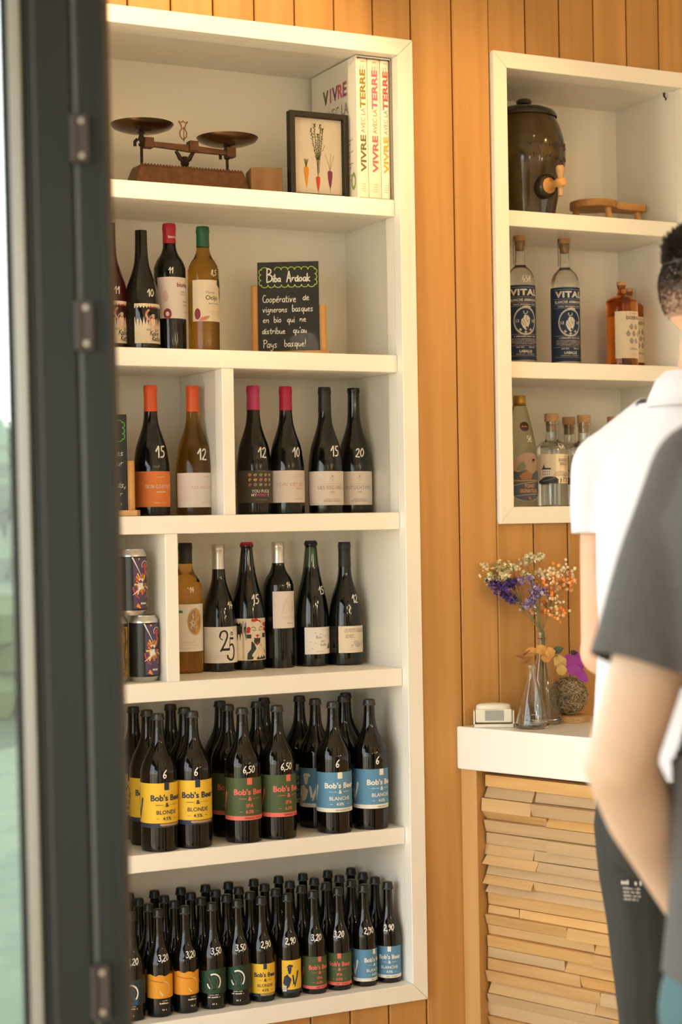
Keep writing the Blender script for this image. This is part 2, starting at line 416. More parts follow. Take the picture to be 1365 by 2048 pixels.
class Art:
    """flat print: shapes in (u, v) metres, each on its own layer above the paper"""
    def __init__(s):
        s.items = []
    def raw(s, vs, fs, m, layer=1):
        s.items.append((vs, fs, m, layer)); return s
    def rect(s, u0, v0, u1, v1, m, layer=0):
        return s.raw([(u0, v0), (u1, v0), (u1, v1), (u0, v1)], [(0, 1, 2, 3)], m, layer)
    def poly(s, pts, m, layer=1):
        return s.raw(pts, [tuple(t) for t in tessellate_polygon([[Vector((a, b, 0)) for a, b in pts]])], m, layer)
    def ell(s, cu, cv, ru, rv, m, layer=1, n=20, a0=0, a1=360, inner=0.0):
        pts = [(math.cos(math.radians(a0 + (a1 - a0) * i / n)), math.sin(math.radians(a0 + (a1 - a0) * i / n))) for i in range(n + 1)]
        vs = [(cu + x * ru, cv + y * rv) for x, y in pts] + [(cu + x * ru * inner, cv + y * rv * inner) for x, y in pts]
        return s.raw(vs, [(i, i + 1, n + 2 + i, n + 1 + i) for i in range(n)], m, layer)
    def line(s, pts, w, m, layer=1, taper=False):
        n = len(pts)
        if n < 2: return s
        vs = []; fs = []
        for k in range(n):
            a = pts[max(k - 1, 0)]; b = pts[min(k + 1, n - 1)]
            dx, dy = b[0] - a[0], b[1] - a[1]; L = math.hypot(dx, dy) or 1e-9
            h = w / 2 * ((1 - .75 * k / (n - 1)) if taper else 1)
            vs += [(pts[k][0] - dy / L * h, pts[k][1] + dx / L * h), (pts[k][0] + dy / L * h, pts[k][1] - dx / L * h)]
        for k in range(n - 1):
            fs.append((2 * k, 2 * k + 1, 2 * k + 3, 2 * k + 2))
        if not taper:
            for p in (pts[0], pts[-1]):
                o = len(vs)
                vs += [(p[0] + w / 2 * math.cos(i * math.pi / 3), p[1] + w / 2 * math.sin(i * math.pi / 3)) for i in range(6)]
                fs.append(tuple(range(o, o + 6)))
        return s.raw(vs, fs, m, layer)
    def text(s, body, u, v, h, m, layer=2, bold=0.0, shear=0.0, spacing=1.0, wmax=None, rot=False, wx=1.0):
        """v = baseline, h = capital height"""
        vs, fs = text_tris(body, bold, shear, spacing)
        k = h / 0.73; kx = k * wx
        if wmax:
            w = (max(p[0] for p in vs) - min(p[0] for p in vs)) * kx
            kx *= wmax / w
        if rot:
            out = [(u - y * k, v + x * kx) for x, y in vs]
        else:
            out = [(u + x * kx, v + y * k) for x, y in vs]
        return s.raw(out, fs, m, layer)
    def hand(s, body, u, v, h, m, w=None, layer=2, slant=0.12, wide=1.0, wob=0.0):
        k = h / 10.0; w = w or h * .12; x = 0
        for ch in body:
            g = GL.get(ch)
            if g:
                for st in g.split(';'):
                    p = [tuple(float(c) for c in q.split(',')) for q in st.split()]
                    p = chaikin(p, 2 if len(p) > 2 else 0)
                    s.line([(u + (x + a + b * slant) * k * wide, v + b * k) for a, b in p], w, m, layer)
            x += GW.get(ch, 5.4)
        return s
    def scrib(s, u0, u1, v, h, m, layer=2):
        """print too small to read: a row of tiny upright strokes"""
        rnd = random.Random(int((u0 * 977 + v * 3571) * 1e4)); u = u0
        while u < u1:
            w = h * rnd.uniform(.25, .6)
            if rnd.random() > .16:
                s.rect(u, v, min(u + w, u1), v + h * rnd.choice((1, .75, .75)), m, layer)
            u += w + h * .22
        return s
    def into(s, mb, fn, step=0.004, lift=0.00022, base=0.0003):
        """fn(u, v, height above the surface) -> 3d point"""
        for vs, fs, m, layer in s.items:
            off = base + lift * layer
            if step:
                bm = bmesh.new()
                q = [bm.verts.new((a, b, 0)) for a, b in vs]
                for f in fs:
                    try: bm.faces.new([q[i] for i in f])
                    except ValueError: pass
                lo = min(a for a, _ in vs); hi = max(a for a, _ in vs)
                k = math.ceil((lo + 1e-6) / step)
                while k * step < hi - 1e-6:
                    bmesh.ops.bisect_plane(bm, geom=bm.verts[:] + bm.edges[:] + bm.faces[:], plane_co=(k * step, 0, 0), plane_no=(1, 0, 0))
                    k += 1
                bm.verts.index_update()
                mb.add([fn(p.co.x, p.co.y, off) for p in bm.verts], [[x.index for x in f.verts] for f in bm.faces], m)
                bm.free()
            else:
                mb.add([fn(a, b, off) for a, b in vs], fs, m)
        return mb

# ================================================================== the room
def Zs(v):
    return 1.372 + (v - 1.4) * 0.664
Z_T, Z_TI, Z_BI, Z_B = Zs(3.1042), Zs(3.0450), Zs(-.2530), Zs(-.3131)
X_LO, X_LI, X_RI, X_RO = 1.140, 1.180, 1.9828, 2.0231        # left niche: outer/inner frame edges
N_LO, N_LI, N_RI, N_RO = 2.2464, 2.2843, 2.8118, 2.8500        # right niche
N_B, N_BI = Zs(1.3724), Zs(1.4341)
Y_S, Y_B, Y_W = 0.0265, 0.292, 0.0148                          # shelf fronts, back panel, plank faces
SH = [(Zs(a), Zs(b)) for a, b in ((2.5361, 2.4770), (1.9814, 1.9200), (1.4208, 1.3602), (0.8648, 0.8018), (0.2974, 0.2384))]
SHN = [(Zs(2.5311), Zs(2.4723)), (Zs(1.9716), Zs(1.9110))]
CEIL = 3.05
X0W, X1W = 1.136, 5.2

def struct(name, mb, parent=None, **k):
    o = mb.build(name, parent, **k)
    if parent is None: o['kind'] = 'structure'
    return o

# back wall: dark backing boards with the two niches left open, and planks over it
b = MB()
def wallboxes(y0, y1, m):
    b.box((X0W, y0, 0), (X_LO + .01, y1, CEIL), m)
    b.box((X_RO - .01, y0, 0), (N_LO + .01, y1, CEIL), m)
    b.box((N_RO - .01, y0, 0), (X1W, y1, CEIL), m)
    b.box((X_LO + .01, y0, Z_T - .01), (X_RO - .01, y1, CEIL), m)
    b.box((X_LO + .01, y0, 0), (X_RO - .01, y1, Z_B + .01), m)
    b.box((N_LO + .01, y0, Z_T - .01), (N_RO - .01, y1, CEIL), m)
    b.box((N_LO + .01, y0, 0), (N_RO - .01, y1, N_B + .01), m)
wallboxes(Y_W + .014, .305, GROOVE)
WALL = struct('wall_back', b, smooth=0)
# plank joints measured along the wall
joints = [at(px, py, Y_W).x for px, py in ((255.6, 10), (342.6, 20), (427, 30), (509, 40), (590, 50), (669, 55), (745.7, 60), (822.5, 70))]
step0 = (joints[-1] - joints[0]) / 7
jr = [at(px, py, Y_W).x for px, py in ((903.5, 20), (979.3, 90), (1052, 80), (1120, 80), (1188.5, 80), (1255, 100), (1320, 130))]
step1 = (jr[-1] - jr[0]) / 6
xs = [X0W]
x = joints[0]
while x > X0W + .05: x -= step0
while x < joints[-1] - .01:
    if x > X0W + .04: xs.append(x)
    x += step0
xs += [joints[-1]] + jr
x = jr[-1] + step1
while x < X1W - .03:
    xs.append(x); x += step1
xs.append(X1W)
G = 0.0016
plank_cache = {}
def plank(x0, x1, z0, z1):
    if x1 - x0 < .006 or z1 - z0 < .01: return
    b = MB(); c = .0028
    prof = [(x0 + G, Y_W + .016), (x0 + G, Y_W + c), (x0 + G + c, Y_W), (x1 - G - c, Y_W), (x1 - G, Y_W + c), (x1 - G, Y_W + .016)]
    b.loft([[Vector((p, q, z0)) for p, q in prof], [Vector((p, q, z1)) for p, q in prof]], WOOD)
    b.build('plank', WALL, smooth=0)
for x0, x1 in zip(xs, xs[1:]):
    cuts = sorted({x0, x1, *[c for c in (X_LO, X_RO, N_LO, N_RO) if x0 < c < x1]})
    # a plank that meets a niche is notched round it: one piece per column, split only where the niche interrupts it
    for a, c in zip(cuts, cuts[1:]):
        m = (a + c) / 2
        if X_LO < m < X_RO:
            plank(x0 if a == x0 else a - .004, x1 if c == x1 else c + .004, 0, Z_B + .004); plank(x0 if a == x0 else a - .004, x1 if c == x1 else c + .004, Z_T - .004, CEIL)
        elif N_LO < m < N_RO:
            plank(x0 if a == x0 else a - .004, x1 if c == x1 else c + .004, 0, N_B + .004); plank(x0 if a == x0 else a - .004, x1 if c == x1 else c + .004, Z_T - .004, CEIL)
        else:
            plank(a - (0 if a == x0 else .0035), c + (0 if c == x1 else .0035), 0, CEIL)
b = MB(); b.box((-2.2, -5.2, -.08), (5.6, .305, 0), FLOORM); struct('floor', b, smooth=0)
b = MB(); b.box((-1.0, -4.85, CEIL), (5.6, .305, CEIL + .12), CEILM); struct('ceiling', b, smooth=0)
b = MB(); b.box((X1W, -4.7, 0), (X1W + .15, .305, CEIL), WALLM); struct('wall_right', b, smooth=0)
b = MB(); b.box((-1.0, -4.85, 0), (X1W, -4.7, CEIL), WALLM); struct('wall_front', b, smooth=0)
# patio and garden outside, seen past the open door
b = MB(); b.box((-30, -30, -.16), (30, 30, -.09), GROUNDM); tag(struct('ground', b, smooth=0), kind='structure')
b = MB(); b.box((-3, .9, -.088), (14, 20, -.07), LAWNM); struct('lawn', b, smooth=0)
# open glazed front: dark posts and a head rail
b = MB()
for x, y in ((-1.0, -4.6), (-1.12, -3.4), (-1.20, -2.4), (-1.30, -1.1)):
    b.box((x - .035, y - .05, 0), (x + .035, y + .05, 2.75), DARKGREEN)
b.box((-1.40, -4.7, 2.45), (-1.0, -.6, 3.05), DARKGREEN)
b.box((-1.24, -3.4, .92), (-1.08, -2.4, .98), DARKGREEN)
struct('window_1', b, smooth=0)
# hedge far outside
b = MB(); rnd = random.Random(3)
for k in range(420):
    c = (rnd.uniform(1.8, 7), rnd.uniform(9, 10.6), rnd.uniform(0, 2.1))
    b.ball(c, rnd.uniform(.16, .34), LEAFM, 6, 4)
tag(b.build('hedge', None, smooth=0), 'soft green garden hedge outside, glimpsed through the door glass', 'hedge', kind='stuff')

# ================================================================== built-in shelves
def frame_piece(pts, parent):
    """mitred frame board, outline in x, z"""
    b = MB()
    b.prism(pts, 0.0, .034, lambda u, v, d: Vector((u, d, v)), PAINT)
    return b.build('frame_board', parent, smooth=0, bevel=.0012, seg=1)
def niche(name, label, xo0, xi0, xi1, xo1, zb, zbi, zti, zt, shelves, group):
    root = empty(name, ((xo0 + xo1) / 2, 0, zb), label, 'shelf')
    root.matrix_world  # kept upright and unscaled
    inv = Matrix.Translation(-root.location)
    e = .0005
    parts = []
    parts.append(frame_piece([(xo0, zt), (xi0, zti), (xi1, zti), (xo1, zt)][::-1], None))
    parts.append(frame_piece([(xo0, zb), (xi0, zbi), (xi1, zbi), (xo1, zb)], None))
    parts.append(frame_piece([(xo0 , zb + 2 * e), (xi0 , zbi + e), (xi0, zti - e), (xo0, zt - 2 * e)], None))
    parts.append(frame_piece([(xo1, zb + 2 * e), (xi1, zbi + e), (xi1, zti - e), (xo1, zt - 2 * e)], None))
    b = MB(); b.box((xi0 - .018, .0345, zbi - .018), (xi0, Y_B, zti + .018), PAINT); parts.append(b.build('side_panel', None, smooth=0))
    b = MB(); b.box((xi1, .0345, zbi - .018), (xi1 + .018, Y_B, zti + .018), PAINT); parts.append(b.build('side_panel', None, smooth=0))
    b = MB(); b.box((xi0, .0345, zti), (xi1, Y_B, zti + .018), PAINT); parts.append(b.build('top_panel', None, smooth=0))
    b = MB(); b.box((xi0, .0345, zbi - .018), (xi1, Y_B, zbi), PAINT); parts.append(b.build('bottom_panel', None, smooth=0))
    b = MB(); b.box((xi0 - .018, Y_B, zbi - .018), (xi1 + .018, Y_B + .012, zti + .018), PAINT); parts.append(b.build('back_panel', None, smooth=0))
    for a, c in shelves:
        b = MB(); b.box((xi0 + .0004, Y_S, c), (xi1 - .0004, Y_B - .0004, a), PAINT)
        parts.append(b.build('shelf_board', None, smooth=0, bevel=.0014, seg=1))
    for o in parts:
        o.parent = root; o.location = -root.location
    return root
NL = niche('built_in_shelf', 'tall cream built-in wall shelf full of wine and beer bottles', X_LO, X_LI, X_RI, X_RO, Z_B, Z_BI, Z_TI, Z_T, SH, None)
NR = niche('built_in_shelf', 'shorter cream built-in wall shelf with stoneware barrel and spirits', N_LO, N_LI, N_RI, N_RO, N_B, N_BI, Z_TI, Z_T, SHN, None)
def divider(px0, px1, py, z0, z1):
    xa, xb = at(px0, py, Y_S + .004).x, at(px1, py, Y_S + .004).x
    b = MB(); b.box((xa, Y_S + .004, z0), (xb, Y_B - .0004, z1), PAINT)
    o = b.build('divider', NL, smooth=0, bevel=.001, seg=1); o.location = -NL.location
    return xa, xb
DIV1 = divider(446.5, 470, 890, SH[2][0], SH[1][1])
DIV2 = divider(332.5, 358, 1220, SH[3][0], SH[2][1])
# little dark hook under the top of the right niche
b = MB()
p = at(1344, 188, .06)
b.tube([(0, 0, 0), (0, 0, -.010)], .003, DARKIRON, 8)
b.tube([(0, 0, -.010), (.004, -.003, -.015), (.001, -.004, -.019)], .0022, DARKIRON, 6)
tag(b.build('cup_hook', None, loc=(min(p.x, N_RI - .012), .06, Z_TI)), 'tiny dark hook screwed under the top of the right wall shelf', 'hook')

# ================================================================== bar with split wood cladding
P0 = at(912.4, 1452.4, Y_W)
BA = math.radians(21.0)
BD = Vector((math.sin(BA), -math.cos(BA), 0))            # along the front, away from the wall
BN = Vector((-math.cos(BA), -math.sin(BA), 0))           # outward normal of the front
BM = Matrix(((BD.x, -BN.x, 0, P0.x), (BD.y, -BN.y, 0, P0.y), (0, 0, 1, 0), (0, 0, 0, 1)))   # local: along, inward, up
ZBT = P0.z; TH = .1015
BL = 1.7
b = MB(); e5 = math.tan(BA)
b.prism([(.0006, 0), (BL, 0), (BL, .62), (.62 * e5 + .0006, .62)], ZBT - TH, ZBT, lambda u, v, d: BM @ Vector((u, v, d)), PAINTW)
BAR = tag(b.build('bar_worktop', None, smooth=0, bevel=.004, seg=2), 'thick white bar worktop with dried flowers and white sensor on it', 'worktop')
bc = empty('bar_counter', BM @ Vector((0, 0, 0)), 'bar front clad in strips of split honey wood under the white worktop', 'counter')
def barpart(name, mb, **k):
    o = mb.build(name, bc, **k); o.location = -bc.location; return o
zt = ZBT - TH - .0006
b = MB(); b.prism([(.010 * e5 + .0006, .010), (.0520, .010), (.0520, .10), (.10 * e5 + .0006, .10)], .001, zt, lambda u, v, d: BM @ Vector((u, v, d)), POST); barpart('post', b, smooth=0, bevel=.0012, seg=1)
b = MB(); b.box((.0524, .062, 0.001), (BL, .13, zt), GROOVE, BM); barpart('carcass', b, smooth=0)
rnd = random.Random(11)
z = zt - .012
row = 0
while z > .02:
    h = rnd.choice((.021, .024, .026, .029, .031))
    z0 = max(z - h, .002)
    x = .0535 + rnd.uniform(0, .004)
    base = rnd.choice((.026, .030, .034, .038, .042))
    first = True
    while x < BL - .02:
        L = rnd.choice((.22, .30, .36, .44, .55)) * rnd.uniform(.8, 1.15)
        if first: L *= rnd.uniform(.45, 1.0)
        x1 = min(x + L, BL)
        if BL - x1 < .08: x1 = BL
        d = base + rnd.uniform(-.005, .005); tw = rnd.uniform(-.004, .004); tp = rnd.uniform(-.007, .007)
        e0 = rnd.uniform(-.006, .006) if first else 0
        g = .0006
        zz0, zz1 = z0 + g, z - g
        b = MB()
        q = [(x + g, d + tp, zz0), (x1 - g, d + tw + tp, zz0 + rnd.uniform(-.001, .001)), (x1 - g, .0618, zz0), (x + g, .0618, zz0),
             (x + g + e0, d - tp, zz1), (x1 - g, d + tw - tp, zz1 + rnd.uniform(-.001, .001)), (x1 - g, .0618, zz1), (x + g, .0618, zz1)]
        b.add([BM @ Vector(p) for p in q], [(0, 3, 2, 1), (4, 5, 6, 7), (0, 1, 5, 4), (1, 2, 6, 5), (2, 3, 7, 6), (3, 0, 4, 7)], rnd.choice(SLATW))
        barpart('slat', b, smooth=0)
        x = x1; first = False
    z = z0; row += 1

# ================================================================== the folded door in front, left
DD = 1.976
dt = atd(230.5, 1024, DD)
DX = RT.copy(); DX.z = 0; DX.normalize()
ang = math.radians(8.0)
vx = FW.copy(); vx.z = 0; vx.normalize()
kpx = DD / FPX
DM = Matrix(((DX.x, vx.x, 0, dt.x), (DX.y, vx.y, 0, dt.y), (0, 0, 1, 0), (0, 0, 0, 1)))
TILT = Matrix.Translation((0, 0, 1.372)) @ Matrix.Rotation(math.radians(-.52), 4, 'Y') @ Matrix.Translation((0, 0, -1.372))
DM = DM @ TILT
door = empty('door_1', (dt.x, dt.y, 0), None, None); door['kind'] = 'structure'
def dpart(name, mb, **k):
    o = mb.build(name, door, **k); o.location = -door.location; return o
ZD = 2.62
def dx(px): return (px - 230.5) * kpx
def dbox(name, p0, p1, y0, y1, m, z0=.02, z1=ZD, bev=.0015):
    b = MB(); b.box((dx(p0), y0, z0), (dx(p1), y1, z1), m, DM); return dpart(name, b, smooth=0, bevel=bev)
dbox('end_stile', 174, 214, .010, .055, DARKGREEN)
b = MB(); b.tube([DM @ Vector((dx(217), .012, .02)), DM @ Vector((dx(217), .012, ZD))], .0030, DARKGREEN, 10); dpart('edge_bead', b)
dbox('end_lip', 219.5, 230.5, .004, .055, DARKGREEN)
dbox('seal', 161, 175, .022, .05, RUBBER)
dbox('hinge_rail', 163, 173, .014, .02, mat('lighter_enamel', (0.085, 0.095, 0.08), .4))  # thin profile in a lighter enamel tone than the stiles
dbox('stile', 62, 159, .012, .06, DARKGREEN)
dbox('stile_groove_strip', 84, 87, .0108, .0125, mat('enamel_edge', (0.10, 0.11, 0.095), .35))
dbox('glazing_bead', 37, 61, .004, .05, ALU)
dbox('bead_line', 46, 48, .0028, .0045, mat('bead_line_metal', (0.30, 0.29, 0.26), .4, .7))  # narrow metal line standing proud of the bead
dbox('gasket', 18, 37.5, .012, .05, RUBBER)
b = MB(); b.box((dx(-420), .028, .12), (dx(19), .034, ZD - .03), GLASSP, DM); dpart('glass_pane', b, smooth=0)
dbox('top_rail', -420, 37, .006, .056, DARKGREEN, ZD - .14, ZD + .0)
dbox('bottom_rail', -420, 37, .006, .056, DARKGREEN, .02, .16)
for za, zb in ((at(0, 225, 0), 0), ):
    pass
def zpx(py): return atd(180, py, DD).z
for a, c in ((226, 323), (600, 700), (1930, 2040)):
    b = MB(); z0, z1 = zpx(c), zpx(a)
    b.box((dx(164), .002, z0), (dx(196), .0095, z1), HINGE, DM)
    b.tube([DM @ Vector((dx(166), .002, z0)), DM @ Vector((dx(166), .002, z1))], .004, HINGE, 10)
    h = dpart('hinge', b, smooth=40, bevel=.001)
    for f in (.14, .86):
        s = MB(); zc = z0 + (z1 - z0) * f
        s.tube([DM @ Vector((dx(181), .003, zc)), DM @ Vector((dx(181), .0005, zc))], [.0034, .0028], SCREW, 10)
        o = s.build('screw', h)

# ceiling spotlights that hold the lamps above
for k, L in enumerate(LAMPS):
    p, q = Vector(L[0]), Vector(L[1])
    R = (q - p).to_track_quat('-Z', 'Y').to_matrix().to_4x4()
    b = MB(); M = Matrix.Translation(p) @ R
    b.lathe([(.0, .09), (.03, .09), (.036, .08), (.036, -.035), (.032, -.035), (.030, .04), (0, .04)], BLACKCAP, 20, M)
    b.tube([p + Vector((0, 0, .05)), (p.x, p.y, CEIL)], .008, BLACKCAP, 8)
    tag(b.build('ceiling_spotlight'), ['black ceiling spotlight aimed between the two wall shelves', 'black ceiling spotlight aimed at the balance scale',
        'black ceiling spotlight aimed at the spirits shelf'][k], 'spotlight')

for k, (p, w) in enumerate(PENDANTS):
    b = MB(); p = Vector(p)
    b.tube([p + Vector((0, 0, .11)), (p.x, p.y, CEIL - .02)], .004, BLACKCAP, 8); b.lathe([(0, CEIL), (.05, CEIL), (.05, CEIL - .02), (0, CEIL - .022)], BLACKCAP, 20, Matrix.Translation((p.x, p.y, 0)))
    b.lathe([(0, .13), (.022, .13), (.024, .09), (.030, .085), (.030, .078), (0, .078)], BLACKCAP, 20, Matrix.Translation(p))
    tag(b.build('pendant_light'), 'hanging black pendant lamp, %s in the room behind the camera' % ('first', 'second', 'third', 'fourth', 'fifth')[k], 'lamp')

# ================================================================== bottles
def smooth_prof(P, n=3):
    """Catmull-Rom through (r, z) points"""
    out = []
    for i in range(len(P) - 1):
        p0 = P[max(i - 1, 0)]; p1 = P[i]; p2 = P[i + 1]; p3 = P[min(i + 2, len(P) - 1)]
        for k in range(n):
            t = k / n
            f = lambda a, b, c, d: .5 * (2 * b + (c - a) * t + (2 * a - 5 * b + 4 * c - d) * t * t + (3 * b - a - 3 * c + d) * t ** 3)
            out.append((f(p0[0], p1[0], p2[0], p3[0]), f(p0[1], p1[1], p2[1], p3[1])))
    out.append(P[-1]); return out
def radius_at(prof, z):
    for (r0, z0), (r1, z1) in zip(prof, prof[1:]):
        if z0 <= z <= z1 and z1 > z0:
            return r0 + (r1 - r0) * (z - z0) / (z1 - z0)
    return prof[-1][0]
SHAPES = {   # outer side profiles (radius, height), bottom up, for the true bottle height given last
    'burgundy': ([(.0395, .001), (.0413, .006), (.0415, .05), (.0415, .100), (.0402, .120), (.0383, .133), (.0344, .157), (.0243, .187), (.0178, .210), (.0152, .235), (.0143, .262), (.0140, .292)], .296),
    'bordeaux': ([(.0345, .001), (.0363, .006), (.0365, .09), (.0365, .186), (.0352, .199), (.0300, .213), (.0215, .226), (.0165, .238), (.0148, .252), (.0143, .275), (.0140, .294)], .298),
    'sparkling': ([(.0385, .001), (.0408, .006), (.0410, .05), (.0410, .105), (.0392, .130), (.0345, .160), (.0268, .190), (.0205, .220), (.0168, .248), (.0142, .272), (.0140, .277), (.0156, .279), (.0156, .284), (.0138, .286)], .291),
    'swing': ([(.0395, .001), (.0416, .007), (.0418, .06), (.0418, .165), (.0402, .183), (.0345, .200), (.0240, .220), (.0165, .240), (.0137, .262), (.0127, .285), (.0128, .294)], .304),
    'longneck': ([(.0268, .001), (.0286, .005), (.0288, .04), (.0288, .112), (.0270, .124), (.0226, .138), (.0168, .152), (.0126, .170), (.0110, .188), (.0106, .216), (.0106, .222)], .235),
    'tall': ([(.0355, .001), (.0375, .006), (.0376, .1), (.0376, .205), (.0360, .222), (.0295, .240), (.0185, .252), (.0138, .258), (.0128, .275), (.0126, .306), (.0136, .309), (.0136, .319)], .319),
    'decanter': ([(.0395, .001), (.0412, .005), (.0412, .09), (.0412, .163), (.0395, .174), (.0310, .181), (.0180, .186), (.0125, .190), (.0105, .200), (.0105, .2095), (.0115, .2105), (.0115, .2135)], .2135),
    'litre': ([(.0405, .001), (.0425, .006), (.0425, .06), (.0422, .120), (.0405, .145), (.0340, .180), (.0245, .222), (.0165, .252), (.0135, .262), (.0135, .272)], .276),
    'apothecary': ([(.0375, .001), (.0392, .005), (.0392, .07), (.0392, .140), (.0375, .151), (.0300, .160), (.0200, .165), (.0166, .169), (.0160, .178), (.0160, .205), (.0172, .207), (.0172, .215)], .215),
}
PROF = {k: (smooth_prof(p, 3), h) for k, (p, h) in SHAPES.items()}
MESH_CACHE = {}
def link_mesh(name, me, parent=None, loc=None):
    o = bpy.data.objects.new(name, me); COL.objects.link(o)
    if parent is not None: o.parent = parent
    if loc is not None: o.location = loc
    return o
def glass_body(shape, m, n=32, hollow=None):
    """hollow: height of the liquid; above it the glass is a thin wall"""
    key = (shape, m.name, hollow)
    if key not in MESH_CACHE:
        prof, H = PROF[shape]
        P = [(0, .004 if hollow is None else .006), (prof[0][0] * .75, .0035), (prof[0][0] * .93, .0002)] + prof
        if hollow is None:
            P = P + [(prof[-1][0], H - .0005), (0, H - .0005)] if shape in ('tall', 'decanter', 'litre', 'apothecary') else P + [(0, prof[-1][1])]
        else:
            zt = prof[-1][1]
            inner = [(max(r - .0022, .004), z) for r, z in prof if z > hollow + .002]
            P = P + [(inner[-1][0], zt + .0003)] + inner[::-1] + [(max(radius_at(prof, hollow) - .0022, .004), hollow), (0, hollow)]
        b = MB(); b.lathe(P, m, n)
        o = b.build('glass', None, 50)
        MESH_CACHE[key] = o.data
        bpy.data.objects.remove(o)
    return MESH_CACHE[key]
def bottle_map(shape):
    prof, H = PROF[shape]
    def fn(u, v, off):
        R0 = radius_at(prof, min(max(v, .004), prof[-1][1]))
        Rr = R0 + off
        a = u / max(R0, .012)
        return Vector((Rr * math.sin(a), -Rr * math.cos(a), v))
    return fn
CAMAZ = YAW
def label_mesh(art, shape, beta=0.0, turn=True):
    """beta: degrees the label's middle is turned from facing square out of the shelf"""
    mb = MB(); f = bottle_map(shape); R = Matrix.Rotation(math.radians(beta), 3, 'Z')
    art.into(mb, lambda u, v, o: R @ f(u, v, o))
    return mb
def ring_part(name, parent, prof, m, n=28):
    b = MB(); b.lathe(prof, m, n); return b.build(name, parent, 45)
def capsule(parent, shape, z0, m, top=None, lip=True, t=.0007):
    prof, H = PROF[shape]; ztop = top or H
    pts = [(r + t, z) for r, z in prof if z > z0 and z < ztop - .016]
    r0 = radius_at(prof, z0) + t
    re = (pts[-1][0] if pts else r0) + .0004
    P = [(r0, z0)] + pts + [(re, ztop - .015), (re + .0006, ztop - .014), (re + .0006, ztop - .0085), (re, ztop - .007), (re, ztop - .002), (re - .0015, ztop), (0, ztop)]
    return ring_part('capsule', parent, P, m)
def crown_cap(parent, shape, m, r=None):
    prof, H = PROF[shape]
    z = prof[-1][1]; r = r or prof[-1][0]; n = 42
    b = MB(); rings = []
    for zz, rr, wob in ((z - .0045, r + .0022, .0007), (z - .001, r + .0014, .0005), (H - .0018, r + .0004, 0), (H - .0004, r - .0022, 0)):
        rings.append([Vector(((rr + (wob if i % 2 else -wob)) * math.sin(2 * math.pi * i / n), -(rr + (wob if i % 2 else -wob)) * math.cos(2 * math.pi * i / n), zz)) for i in range(n)])
    b.loft(rings, m)
    return b.build('crown_cap', parent, 45)
def price(parent, shape, txt, z, h, beta, m=None, wide=1.0, w=None):
    a = Art(); width = sum(GW.get(c, 5.4) for c in txt) * h / 10 * wide
    a.hand(txt, -width / 2, z, h, m or CHALK, w=w or h * .13, layer=1, wide=wide)
    mb = label_mesh(a, shape, beta)
    return mb.build('price_mark', parent, 0, fix=False)
def zat(px, py, shelf_z, y, R):
    """height above the shelf of a pixel on the front of a bottle whose axis is at depth y"""
    return at(px, py, y - R * .84).z - shelf_z
def axis_x(px, py, y):
    return at(px, py, y).x

def ybase(px, py, z, R):
    p = atz(px, py, z); d = (p - CAMP); d.z = 0; d.normalize()
    return p.y + d.y * R * .95
B0 = 6.7
def wine(px, y, shelf, shape, glass, label, art=None, beta=0.0, cap=None, prc=None, name='wine_bottle', cat='wine bottle', group=None, hollow=None, pym=None, topy=None):
    z = shelf; prof, H = PROF[shape]
    xx = axis_x(px, pym, y)
    root = link_mesh(name, glass_body(shape, glass, 36, hollow), None, (xx, y, z + .0004))
    tag(root, label, cat, group)
    if topy is not None:                      # true height of this bottle from its top edge
        ht = at(px, topy, y).z - z
        s = ht / H
        root.scale = (1 + (s - 1) * .4, 1 + (s - 1) * .4, s)
    if cap:
        cap(root)
    if art is not None:
        mb = label_mesh(art, shape, beta + B0); mb.build('label', root, 0, fix=False)
    if prc:
        price(root, shape, prc[0], prc[1], prc[2], prc[3] + B0)
    return root
def paper(R, half_deg, v0, v1, m):
    a = Art(); w = R * math.radians(half_deg)
    a.rect(-w, v0, w, v1, m, 0); a.W = w; return a

S2, S3, S4, S5, S6 = SH[1][0], SH[2][0], SH[3][0], SH[4][0], Z_BI
S1 = SH[0][0]
